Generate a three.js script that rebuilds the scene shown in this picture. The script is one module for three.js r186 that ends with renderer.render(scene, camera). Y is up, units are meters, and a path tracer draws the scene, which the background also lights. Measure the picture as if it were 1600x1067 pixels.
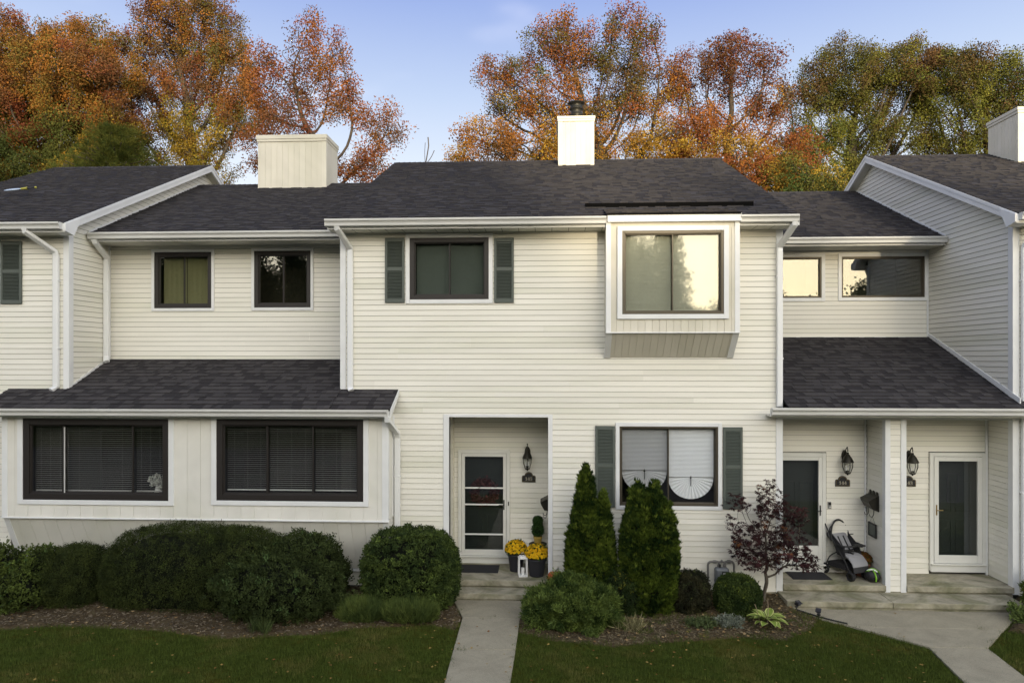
import * as THREE from 'three';
import { mergeGeometries, toCreasedNormals } from 'three/addons/utils/BufferGeometryUtils.js';
import { RoundedBoxGeometry } from 'three/addons/geometries/RoundedBoxGeometry.js';
import { ImprovedNoise } from 'three/addons/math/ImprovedNoise.js';
import { TextGeometry } from 'three/addons/geometries/TextGeometry.js';
import { FontLoader } from 'three/addons/loaders/FontLoader.js';

// ---------------------------------------------------------------- camera, sky, sun, exposure
const scene = new THREE.Scene();
const camera = new THREE.PerspectiveCamera(53.13, 1600 / 1067, 0.1, 2000);
camera.position.set(0, 4.38, 12.74);
camera.rotation.y = THREE.MathUtils.degToRad(2.8);
camera.setViewOffset(1600, 1067, 0, -28.5, 1600, 1067);          // shift lens: verticals stay upright
const renderer = new THREE.WebGLRenderer({ antialias: true });
renderer.setSize(1024, 682);
renderer.toneMapping = THREE.LinearToneMapping;
renderer.toneMappingExposure = 1.72;
renderer.shadowMap.enabled = true;
renderer.shadowMap.type = THREE.PCFSoftShadowMap;

const SUN = new THREE.Vector3(0.268, 0.094, 0.958).normalize();    // low evening sun behind the camera, to the right
const SKY_GAIN = 1.0;
{
  const W = 1024, H = 512, d = new Float32Array(W * H * 4), P = new ImprovedNoise();
  const lerp = (a, b, t) => a + (b - a) * t, ss = THREE.MathUtils.smoothstep;
  const stops = [                                                 // elevation in degrees, colour away from the sun
[-90, .10, .09, .08], [-2, .12, .11, .09], [0, .66, .64, .62], [8, .60, .625, .66], [15, .475, .53, .61], [21, .335, .41, .555], [28, .20, .27, .49], [45, .175, .23, .41], [90, .18, .225, .36]];
  const warm = [[-90, .10, .09, .08], [-2, .12, .11, .09], [0, 1.9, 1.65, 1.2], [6, 2.1, 1.9, 1.5], [14, 2.6, 2.45, 2.1], [25, 2.15, 2.1, 1.95], [45, 1.05, 1.07, 1.08], [90, .18, .225, .36]];
  const pick = (T, e, c) => { let i = 1; while (i < T.length - 1 && e > T[i][0]) i++; const t = THREE.MathUtils.clamp((e - T[i - 1][0]) / (T[i][0] - T[i - 1][0]), 0, 1); return lerp(T[i - 1][c], T[i][c], t); };
  for (let r = 0; r < H; r++) {
    const up = ((r + .5) / H - .5) * Math.PI, e = up * 180 / Math.PI, y = Math.sin(up), cu = Math.cos(up);
    for (let c = 0; c < W; c++) {
      const a = ((c + .5) / W - .5) * 2 * Math.PI, x = Math.cos(a) * cu, z = Math.sin(a) * cu;
      const cs = x * SUN.x + y * SUN.y + z * SUN.z, side = ss(cs, -.35, 1.0), glow = Math.exp(-(1 - cs) * 22) * 3.2;
      let cl = 0;
      if (e > 1) { const k = 1 / (y + .22); for (let o = 0, f = 1.6, am = .6; o < 5; o++, f *= 2.1, am *= .52) cl += am * P.noise(x * k * f * 1.3 + 7, z * k * f * 2.6 + 3, o * 9.1); cl = ss(cl, .18, .62) * .42 * ss(e, 1, 8); }
      for (let k = 0; k < 3; k++) {
        let v = lerp(pick(stops, e, k + 1), pick(warm, e, k + 1), side * side * .95 + side * .05);
        v += (e > -2 ? glow : 0) * [1, .78, .42][k] * Math.exp(-Math.max(0, e) / 16);
        v = lerp(v, v * .45 + [.82, .80, .84][k] * (.55 + side * .9), cl);
        d[(r * W + c) * 4 + k] = v * SKY_GAIN;
      }
      d[(r * W + c) * 4 + 3] = 1;
    }
  }
  const t = new THREE.DataTexture(d, W, H, THREE.RGBAFormat, THREE.FloatType);
  t.mapping = THREE.EquirectangularReflectionMapping; t.magFilter = t.minFilter = THREE.LinearFilter; t.needsUpdate = true;
  scene.background = t; scene.environment = t;
}
const sun = new THREE.DirectionalLight(new THREE.Color(1, .83, .56), 2.4);
sun.position.copy(SUN).multiplyScalar(60); sun.target.position.set(0, 3, -3);
sun.castShadow = true; sun.shadow.mapSize.set(4096, 4096); sun.shadow.radius = 5;
Object.assign(sun.shadow.camera, { left: -34, right: 34, top: 26, bottom: -14, near: 1, far: 140 });
scene.add(sun, sun.target);

// ---------------------------------------------------------------- helpers
function rng(seed) { let s = seed >>> 0; return () => { s = (s + 0x6d2b79f5) >>> 0; let t = Math.imul(s ^ (s >>> 15), 1 | s); t = (t + Math.imul(t ^ (t >>> 7), 61 | t)) ^ t; return ((t ^ (t >>> 14)) >>> 0) / 4294967296; }; }
const NZ = new ImprovedNoise();
const V = (x, y, z) => new THREE.Vector3(x, y, z);
const used = {};
function numbered(n) { used[n] = (used[n] || 0) + 1; return used[n] === 1 ? n : n + '_' + String(used[n] - 1).padStart(3, '0'); }
function thing(name, label, category, pos = [0, 0, 0], turn = 0, group) {
  const o = new THREE.Group(); o.name = numbered(name); o.position.set(...pos); o.rotation.y = turn;
  o.userData = { label, category }; if (group) o.userData.group = group;
  scene.add(o); return o;
}
function rootOf(o) { while (o.parent && o.parent !== scene) o = o.parent; return o; }
// geometry in local coordinates of its thing
function part(name, g, m, parent, kind) {
  if (Array.isArray(g)) g = merge(g);
  const o = new THREE.Mesh(g, m); o.name = name; o.castShadow = o.receiveShadow = true;
  if (kind) o.userData.kind = kind;
  parent.add(o); return o;
}
// geometry in world coordinates, for houses (whose groups are moved but never turned)
function wpart(name, g, m, parent, kind) {
  if (Array.isArray(g)) g = merge(g);
  const b = V(0, 0, 0); for (let p = parent; p && p !== scene; p = p.parent) b.add(p.position);
  if (b.lengthSq()) { g = g.clone(); g.translate(-b.x, -b.y, -b.z); }
  return part(name, g, m, parent, kind);
}
function sub(name, parent) { const o = new THREE.Group(); o.name = name; parent.add(o); return o; }
function structure(name, g, m, label) { const o = part(numbered(name), g, m, scene, 'structure'); if (label) o.userData.label = label; return o; }
function merge(list) {
  const some = list.some((g) => g.attributes.color);
  return mergeGeometries(list.map((g) => {
    g = g.index ? g.toNonIndexed() : g.clone();
    if (!g.attributes.normal) g.computeVertexNormals();
    for (const k of Object.keys(g.attributes)) if (!['position', 'normal', 'uv', 'color'].includes(k)) g.deleteAttribute(k);
    const n = g.attributes.position.count;
    if (!g.attributes.uv) g.setAttribute('uv', new THREE.BufferAttribute(new Float32Array(n * 2), 2));
    if (some && !g.attributes.color) g.setAttribute('color', new THREE.BufferAttribute(new Float32Array(n * 3).fill(1), 3));
    return g;
  }));
}
function uvBox(g) {          // uv in metres from position and normal
  if (g.index) g = g.toNonIndexed();
  const p = g.attributes.position, n = g.attributes.normal, uv = new Float32Array(p.count * 2);
  for (let i = 0; i < p.count; i++) {
    const a = Math.abs(n.getX(i)), b = Math.abs(n.getY(i)), c = Math.abs(n.getZ(i));
    if (b >= a && b >= c) { uv[i * 2] = p.getX(i); uv[i * 2 + 1] = p.getZ(i); } else if (c >= a) { uv[i * 2] = p.getX(i); uv[i * 2 + 1] = p.getY(i); } else { uv[i * 2] = p.getZ(i); uv[i * 2 + 1] = p.getY(i); }
  }
  g.setAttribute('uv', new THREE.BufferAttribute(uv, 2)); return g;
}
const box = (x0, x1, y0, y1, z0, z1) => uvBox(new THREE.BoxGeometry(x1 - x0, y1 - y0, z1 - z0).translate((x0 + x1) / 2, (y0 + y1) / 2, (z0 + z1) / 2));
const rbox = (x0, x1, y0, y1, z0, z1, r = .006) => uvBox(new RoundedBoxGeometry(x1 - x0, y1 - y0, z1 - z0, 1, Math.min(r, (x1 - x0) * .45, (y1 - y0) * .45, (z1 - z0) * .45)).translate((x0 + x1) / 2, (y0 + y1) / 2, (z0 + z1) / 2));
// a frame of four bars round an opening in a wall that faces +z
const frame = (x0, x1, y0, y1, w, z0, z1, wb = w) => [rbox(x0, x0 + w, y0, y1, z0, z1, .004), rbox(x1 - w, x1, y0, y1, z0, z1, .004), rbox(x0 + w, x1 - w, y1 - w, y1, z0, z1 - .001, .004), rbox(x0 + w, x1 - w, y0, y0 + wb, z0, z1 - .001, .004)];
function hexa(p) {           // eight corners: bottom four then top four, each counter-clockwise from above
  const q = [[0, 3, 2, 1], [4, 5, 6, 7], [0, 1, 5, 4], [1, 2, 6, 5], [2, 3, 7, 6], [3, 0, 4, 7]], v = [];
  for (const f of q) for (const i of [f[0], f[1], f[2], f[0], f[2], f[3]]) v.push(...p[i]);
  const g = new THREE.BufferGeometry(); g.setAttribute('position', new THREE.BufferAttribute(new Float32Array(v), 3)); g.computeVertexNormals(); return uvBox(g);
}
function extrudeX(profile, x0, x1) {   // profile of [z, y] pairs swept along x
  const n = profile.length, v = [];
  for (let i = 0; i < n; i++) { const a = profile[i], b = profile[(i + 1) % n]; v.push(x0, a[1], a[0], x1, a[1], a[0], x1, b[1], b[0], x0, a[1], a[0], x1, b[1], b[0], x0, b[1], b[0]); }
  const tri = THREE.ShapeUtils.triangulateShape(profile.map((p) => new THREE.Vector2(p[0], p[1])), []);
  for (const t of tri) { for (const i of t) v.push(x0, profile[i][1], profile[i][0]); for (const i of [...t].reverse()) v.push(x1, profile[i][1], profile[i][0]); }
  const g = new THREE.BufferGeometry(); g.setAttribute('position', new THREE.BufferAttribute(new Float32Array(v), 3)); g.computeVertexNormals(); return uvBox(g);
}
const tube = (pts, r, seg = 24, rs = 7, closed = false) => new THREE.TubeGeometry(new THREE.CatmullRomCurve3(pts.map((p) => p.isVector3 ? p : V(...p)), closed, 'catmullrom', .4), seg, r, rs, closed);
function bar(a, b, r, n = 8) { a = a.isVector3 ? a : V(...a); b = b.isVector3 ? b : V(...b); const d = b.clone().sub(a), L = d.length(); return new THREE.CylinderGeometry(r, r, L, n).applyMatrix4(new THREE.Matrix4().compose(a.clone().add(b).multiplyScalar(.5), new THREE.Quaternion().setFromUnitVectors(V(0, 1, 0), d.normalize()), V(1, 1, 1))); }
function duct(pts, w, d) {   // rectangular downspout swept along points in a plane of constant-ish z; w across, d deep
  const P = pts.map((p) => V(...p)), out = [], R = [];
  for (let i = 0; i < P.length; i++) {
    const a = P[Math.max(0, i - 1)], b = P[Math.min(P.length - 1, i + 1)], t = b.clone().sub(a).normalize();
    let side = V(1, 0, 0).sub(t.clone().multiplyScalar(t.x)).normalize(); const deep = t.clone().cross(side).normalize();
    const c = .22; R.push([[-1, -1 + c], [-1 + c, -1], [1 - c, -1], [1, -1 + c], [1, 1 - c], [1 - c, 1], [-1 + c, 1], [-1, 1 - c]].map(([u, v]) => P[i].clone().addScaledVector(side, u * w / 2).addScaledVector(deep, v * d / 2)));
  }
  for (let i = 0; i < R.length - 1; i++) for (let k = 0; k < 8; k++) { const l = (k + 1) % 8, A = R[i][k], B = R[i][l], C = R[i + 1][l], D = R[i + 1][k]; for (const q of [A, B, C, A, C, D]) out.push(q.x, q.y, q.z); }
  for (const [r, rev] of [[R[0], 1], [R[R.length - 1], 0]]) for (let k = 1; k < 7; k++) { const t = rev ? [r[0], r[k + 1], r[k]] : [r[0], r[k], r[k + 1]]; for (const q of t) out.push(q.x, q.y, q.z); }
  const g = new THREE.BufferGeometry(); g.setAttribute('position', new THREE.BufferAttribute(new Float32Array(out), 3)); g.computeVertexNormals(); return g;
}

// ---------------------------------------------------------------- materials
const C = (r, g, b) => new THREE.Color().setRGB(r, g, b);
function tex(n, f, srgb = true, rep = 1) {     // f(u, v) -> [r, g, b] 0..1 linear for colour maps, periodic noise is the caller's work
  const d = new Uint8Array(n * n * 4), enc = (x) => srgb ? (x <= .0031308 ? 12.92 * x : 1.055 * Math.pow(x, 1 / 2.4) - .055) : x;
  for (let y = 0; y < n; y++) for (let x = 0; x < n; x++) { const c = f(x / n, y / n, x, y); for (let k = 0; k < 3; k++) d[(y * n + x) * 4 + k] = Math.max(0, Math.min(255, enc(c[k]) * 255)); d[(y * n + x) * 4 + 3] = 255; }
  const t = new THREE.DataTexture(d, n, n); t.wrapS = t.wrapT = THREE.RepeatWrapping; t.magFilter = THREE.LinearFilter; t.minFilter = THREE.LinearMipmapLinearFilter; t.generateMipmaps = true;
  if (srgb) t.colorSpace = THREE.SRGBColorSpace; t.repeat.set(rep, rep); t.needsUpdate = true; return t;
}
// tileable fractal noise
function pn(u, v, f, o = 0, oct = 4) { let s = 0, a = .5; for (let i = 0; i < oct; i++, f *= 2, a *= .5) { const U = u * 2 * Math.PI, W = v * 2 * Math.PI, r = f / (2 * Math.PI); s += a * NZ.noise(Math.cos(U) * r + o + Math.sin(W) * r * .73, Math.sin(U) * r + Math.cos(W) * r, Math.sin(W) * r + o * 1.7 + i * 5.3); } return s; }
const grain = rng(5), G1 = Array.from({ length: 65536 }, () => grain());
const gr = (x, y) => G1[((x & 255) + ((y & 255) << 8)) & 65535];
const std = (o) => new THREE.MeshStandardMaterial({ roughness: .8, ...o });
const dull = (o) => new THREE.MeshPhysicalMaterial({ roughness: .9, specularIntensity: .2, ...o });
const T = {};
T.vinyl = tex(256, (u, v) => { const s = .94 + .14 * pn(u, v, 3, 1) + .07 * pn(u, v, 16, 4, 2), g = Math.max(0, pn(u, v, 2, 9) - .05) * .4; return [s * (1 - g), s * (1 - g * .9), s * (1 - g * 1.3)]; }, true, .23);
T.vinylBump = tex(256, (u, v) => { const s = .5 + .5 * pn(u, v * .25, 40, 2, 3); return [s, s, s]; }, false, .9);
T.paint = tex(128, (u, v) => { const s = .95 + .12 * pn(u, v, 4, 3); return [s, s, s * .99]; }, true, .6);
T.concrete = tex(512, (u, v, x, y) => { const n = pn(u, v, 3, 6), k = gr(x, y), s = .84 + .35 * n + (k > .80 ? .34 : k < .2 ? -.36 : 0) + .12 * pn(u, v, 24, 8, 2); return [s, s * .985, s * .93]; }, true, .8);
T.concreteBump = tex(512, (u, v, x, y) => { const s = .5 + .35 * (gr(x, y) - .5) + .5 * pn(u, v, 30, 4, 3); return [s, s, s]; }, false, .8);
T.oldConcrete = tex(512, (u, v, x, y) => { const m = Math.max(0, pn(u, v, 4, 12) + .1), l = pn(u, v, 9, 2), s = .80 + .5 * l + .25 * pn(u, v, 30, 5, 2) + .16 * (gr(x, y) - .5); return [s * (1 - m * .9), s * (1 - m * .82), s * (1 - m * 1.1)]; }, true, .55);
T.shingle = tex(256, (u, v, x, y) => { const s = .82 + .5 * (gr(x, y) - .5) + .25 * pn(u, v, 6, 1); return [s, s, s]; }, true, 1.7);
T.soil = tex(512, (u, v, x, y) => { const a = pn(u, v, 5, 3), b = pn(u, v, 28, 7, 3), k = gr(x, y), s = .75 + .7 * a + .9 * b + (k > .93 ? .55 : 0); return [s, s * .88 + .04 * a, s * .72]; }, true, .9);
T.lawn = tex(512, (u, v, x, y) => { const a = pn(u, v, 4, 21), b = pn(u, v, 20, 5, 3), s = .8 + .5 * b + .4 * (gr(x, y) - .5), t = Math.max(0, a * 1.3); return [s * (.62 + t * 1.0), s * (.8 + t * .15), s * .3]; }, true, .45);
T.bark = tex(256, (u, v) => { const a = pn(u, v * .3, 14, 2), s = .8 + 1.1 * a; return [s, s * .95, s * .88]; }, true, 1);
T.blind = tex(128, (u, v) => { const s = .93 + .12 * pn(u, v, 3, 3); return [s, s, s]; }, true, .5);
T.brush = tex(128, (u, v, x, y) => { const s = .8 + .4 * gr(x, y); return [s, s, s]; }, true, 4);

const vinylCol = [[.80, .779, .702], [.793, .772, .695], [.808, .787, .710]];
const M = {
  siding: vinylCol.map((c) => std({ color: C(...c), roughness: .55, map: T.vinyl, bumpMap: T.vinylBump, bumpScale: .0006 })),
  back: std({ color: C(.06, .057, .05), roughness: .9 }),  // near-black colour paints the shade lines into the gaps between siding boards
  vboard: [[.765, .75, .69], [.757, .742, .682], [.773, .758, .698]].map((c) => std({ color: C(...c), roughness: .6, map: T.vinyl })),
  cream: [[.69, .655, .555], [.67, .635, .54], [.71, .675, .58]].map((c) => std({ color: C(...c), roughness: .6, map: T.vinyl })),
  trim: std({ color: C(.76, .77, .78), roughness: .45, map: T.paint }),
  gutter: std({ color: C(.62, .62, .605), roughness: .4, map: T.vinyl }),
  soffit: std({ color: C(.60, .59, .53), roughness: .6, map: T.paint }),
  bronze: std({ color: C(.017, .0135, .012), roughness: .5 }),
  bronze2: std({ color: C(.085, .072, .052), roughness: .42, metalness: .35 }),
  glass: new THREE.MeshPhysicalMaterial({ color: C(.94, .95, .95), roughness: .02, transmission: 1, thickness: 0, ior: 1.6 }),
  glass2: new THREE.MeshPhysicalMaterial({ color: C(.92, .93, .88), roughness: .03, transmission: 1, thickness: 0, ior: 1.85 }),
  glass3: new THREE.MeshPhysicalMaterial({ color: C(.92, .93, .86), roughness: .008, transmission: 1, thickness: 0, ior: 1.85 }),
  shutter: std({ color: C(.086, .102, .090), roughness: .6, map: T.paint }),
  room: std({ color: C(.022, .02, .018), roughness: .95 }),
  blindWhite: std({ color: C(.55, .55, .53), roughness: .75, map: T.blind }),
  blindGrey: std({ color: C(.12, .125, .12), roughness: .8, map: T.blind }),
  blindDark: std({ color: C(.38, .37, .35), roughness: .7, map: T.blind }),
  blindGreen: std({ color: C(.09, .11, .09), roughness: .8, map: T.blind }),
  curtain: std({ color: C(.24, .235, .16), roughness: .9, map: T.blind }),
  shadePaper: new THREE.MeshPhysicalMaterial({ color: C(.86, .865, .89), roughness: .85, map: T.blind }),
  shadeGrey: std({ color: C(.52, .52, .535), roughness: .9, map: T.blind }),
  door: std({ color: C(.72, .72, .69), roughness: .4, map: T.paint }),
  darkDoor: std({ color: C(.012, .018, .016), roughness: .5 }),
  black: std({ color: C(.014, .014, .015), roughness: .6 }),
  rubber: std({ color: C(.018, .018, .02), roughness: .9, map: T.brush }),
  iron: std({ color: C(.03, .028, .022), roughness: .45, metalness: .6 }),
  brass: std({ color: C(.35, .25, .10), roughness: .35, metalness: .9 }),
  steel: std({ color: C(.5, .5, .5), roughness: .3, metalness: .9 }),
  white: std({ color: C(.78, .78, .76), roughness: .5 }),
  concrete: dull({ color: C(.375, .345, .27), roughness: .9, map: T.concrete, bumpMap: T.concreteBump, bumpScale: .003 }),
  step: dull({ color: C(.40, .37, .285), roughness: .9, map: T.oldConcrete, bumpMap: T.concreteBump, bumpScale: .002 }),
  shingle: dull({ color: C(1, 1, 1), roughness: .95, map: T.shingle, vertexColors: true }),
  shingles: [[.062, .058, .061], [.068, .0635, .066], [.038, .0355, .038], [.074, .069, .071], [.058, .0545, .057]].map((c) => dull({ color: C(...c), roughness: .95, map: T.shingle })),
  underlay: dull({ color: C(.02, .02, .022), roughness: .95 }),
  membrane: dull({ color: C(.005, .005, .005), roughness: 1, specularIntensity: 0 }),
  soil: dull({ color: C(.085, .070, .046), roughness: 1, map: T.soil }),
  lawn: dull({ color: C(.066, .070, .021), roughness: 1, map: T.lawn }),
  ground: dull({ color: C(.075, .075, .03), roughness: 1, map: T.lawn }),
  asphalt: std({ color: C(.055, .055, .055), roughness: .95, map: T.shingle }),
  bark: std({ color: C(.085, .068, .052), roughness: .95, map: T.bark }),
  barkGrey: std({ color: C(.11, .095, .08), roughness: .95, map: T.bark }),
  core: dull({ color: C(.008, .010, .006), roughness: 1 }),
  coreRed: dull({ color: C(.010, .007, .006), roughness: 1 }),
  leaf: dull({ color: C(1, 1, 1), roughness: .7, vertexColors: true, side: THREE.DoubleSide }),
  leafThin: new THREE.MeshPhysicalMaterial({ color: C(1, 1, 1), roughness: .75, vertexColors: true, side: THREE.DoubleSide }),
  flower: dull({ color: C(1, 1, 1), roughness: .7, vertexColors: true, side: THREE.DoubleSide }),
  pot: std({ color: C(.022, .022, .028), roughness: .55 }),
  terracotta: std({ color: C(.20, .075, .045), roughness: .85, map: T.paint }),
  yellowPot: std({ color: C(.42, .29, .06), roughness: .7, map: T.paint }),
  mat: std({ color: C(.022, .022, .025), roughness: 1, map: T.brush }),
  meter: std({ color: C(.17, .185, .205), roughness: .5, metalness: .3, map: T.paint }),
  pipe: std({ color: C(.19, .185, .175), roughness: .55, metalness: .4, map: T.paint }),
};

// ---------------------------------------------------------------- building pieces
const E0 = 0.1016, SL = 0.474;             // clapboard exposure, roof slope
let boardSeed = 1;
// horizontal clapboards on a wall; axis 'x': wall faces +z at z = at; axis 'z': wall at x = at facing s
function clapboards(wall, o) {
  const { axis = 'x', at, s = 1, y0, y1, holes = [], seams = true } = o, lim = o.lim || (() => [o.a, o.b]), R = rng(boardSeed++ * 77 + 3);
  const n = Math.ceil((y1 - y0) / E0 - 1e-6);
  for (let i = 0; i < n; i++) {
    const yb = y0 + i * E0, yt = Math.min(y1, yb + E0), [m0, m1] = lim((yb + yt) / 2);
    if (m1 - m0 < .01) continue;
    let rects = [[m0, m1, yb, yt, 1, 1]];
    for (const [ha, hb, hc, hd] of holes) {
      const out = [];
      for (const q of rects) {
        const [a, b, c, d, fa, fb] = q;
        if (hb <= a || ha >= b || hd <= c || hc >= d) { out.push(q); continue; }
        if (ha > a) out.push([a, ha, c, d, fa, 0]);
        if (hb < b) out.push([hb, b, c, d, 0, fb]);
        const l = Math.max(a, ha), r = Math.min(b, hb), fl = ha > a ? 0 : fa, fr = hb < b ? 0 : fb;
        if (hc > c + .012) out.push([l, r, c, hc, fl, fr]);
        if (hd < d - .012) out.push([l, r, hd, d, fl, fr]);
      }
      rects = out;
    }
    const off = ((i >> 1) * 1.37 + boardSeed * .7) % 3.66;
    for (const [a, b, c, d, fa, fb] of rects) {
      const cuts = [a];
      if (seams && b - a > 3.2) for (let u = Math.ceil((a - off) / 3.66) * 3.66 + off; u < b - .5; u += 3.66) if (u > a + .5) cuts.push(u);
      cuts.push(b);
      for (let k = 0; k < cuts.length - 1; k++) {
        const A = cuts[k], B = cuts[k + 1] - (k < cuts.length - 2 ? .0004 : 0), j = k & 1 ? .0007 : 0;
        const e = (u, y, left, flag) => flag ? lim(y)[left ? 0 : 1] : u;
        const L0 = e(A, c, 1, fa && k === 0), L1 = e(A, d, 1, fa && k === 0), R0 = e(B, c, 0, fb && k === cuts.length - 2), R1 = e(B, d, 0, fb && k === cuts.length - 2);
        const wob = (R() - .5) * .0012, dep = (y) => .0045 + .0125 * (1 - (y - yb) / E0) + j + wob;
        const dB = d >= yt - 1e-6 ? d - .0055 : d; const P = (u, y, q) => axis === 'x' ? [u, y, at + q * s] : [at + q * s, y, u];
        const p = [P(L0, c, dep(c)), P(R0, c, dep(c)), P(R1, dB, dep(dB)), P(L1, dB, dep(dB)), P(L0, c, .0005), P(R0, c, .0005), P(R1, dB, .0005), P(L1, dB, .0005)];
        const v = [], uv = [];
        const quad = (i0, i1, i2, i3) => { for (const q of [i0, i1, i2, i0, i2, i3]) { v.push(...p[q]); uv.push((axis === 'x' ? p[q][0] : p[q][2]) * .25 + R.o, p[q][1] * .25 + i * .37); } };
        R.o = (i * .618 + k * .31) % 1;
        quad(0, 1, 2, 3); quad(4, 5, 1, 0); quad(4, 0, 3, 7); quad(1, 5, 6, 2); quad(3, 2, 6, 7);
        const g = new THREE.BufferGeometry(); g.setAttribute('position', new THREE.BufferAttribute(new Float32Array(v), 3)); g.setAttribute('uv', new THREE.BufferAttribute(new Float32Array(uv), 2)); g.computeVertexNormals();
        wpart('siding_board', g, (o.mats || M.siding)[Math.floor(R() * 3)], wall);
      }
    }
  }
}
// a wall body with openings, facing +z, thickness behind it
function wallBody(name, house, x0, x1, y0, y1, z, holes = [], th = .14) {
  const s = new THREE.Shape([[x0, y0], [x1, y0], [x1, y1], [x0, y1]].map((p) => new THREE.Vector2(...p)));
  for (const [a, b, c, d] of holes) s.holes.push(new THREE.Path([[a, c], [a, d], [b, d], [b, c]].map((p) => new THREE.Vector2(...p))));
  return wpart(name, uvBox(new THREE.ExtrudeGeometry(s, { depth: th, bevelEnabled: false }).translate(0, 0, z - th)), M.back, house);
}
// vertical boards; o(u, v) maps along / up to world points on a plane, n the outward normal
function vboards(parent, name, u0, u1, pitch, P, n, mats, holes = [], th = .012) {
  const R = rng(boardSeed++ * 31 + 9), k0 = Math.ceil(u0 / pitch - 1e-6) - 1;
  for (let k = k0; k * pitch < u1; k++) {
    const a = Math.max(u0, k * pitch + .0028), b = Math.min(u1, (k + 1) * pitch - .0028);
    if (b - a < .012) continue;
    let rects = [[a, b, 0, 1]];
    for (const [ha, hb, v0, v1] of holes) rects = rects.flatMap((q) => {
      const [A, B, c, d] = q; if (hb <= A || ha >= B || v1 <= c || v0 >= d) return [q];
      return [[A, Math.min(ha, B), Math.max(c, v0), Math.min(d, v1)], [Math.max(hb, A), B, Math.max(c, v0), Math.min(d, v1)], [A, B, c, v0], [A, B, v1, d]].filter(([p, r, s, u]) => r - p > .008 && u - s > .004);
    });
    const t = th + (R() - .5) * .002;
    for (const [A, B, c, d] of rects) {
      const q = [[A, c], [B, c], [B, d], [A, d]].map(([u, v]) => P(u, v));
      const e = q.map((p) => [p[0] + n[0] * t, p[1] + n[1] * t, p[2] + n[2] * t]);
      wpart(name, hexa([q[0], q[1], e[1], e[0], q[3], q[2], e[2], e[3]]), mats[Math.floor(R() * 3)], parent);
    }
  }
}
const KS = [[0, 0], [0, -.125], [.075, -.125], [.088, -.118], [.092, -.075], [.104, -.052], [.124, -.036], [.127, -.03], [.127, 0], [.117, 0], [.117, -.018], [.008, -.018], [.008, 0]];
function gutter(house, x0, x1, z, y) {
  return wpart('gutter', [extrudeX(KS.map(([a, b]) => [z + a, y + b]), x0, x1), box(x0 - .004, x0 + .002, y - .125, y, z, z + .1), box(x1 - .002, x1 + .004, y - .125, y, z, z + .1)], M.gutter, house);
}
function downspout(house, pts, straps = [], w = .102, d = .072) {
  const o = wpart('downspout', duct(pts, w, d), M.trim, house);
  for (const [x, y, z] of straps) wpart('strap', rbox(x - w * .62, x + w * .62, y - .012, y + .012, z - d * .56, z + d * .56, .002), M.trim, o);
  return o;
}
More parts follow.
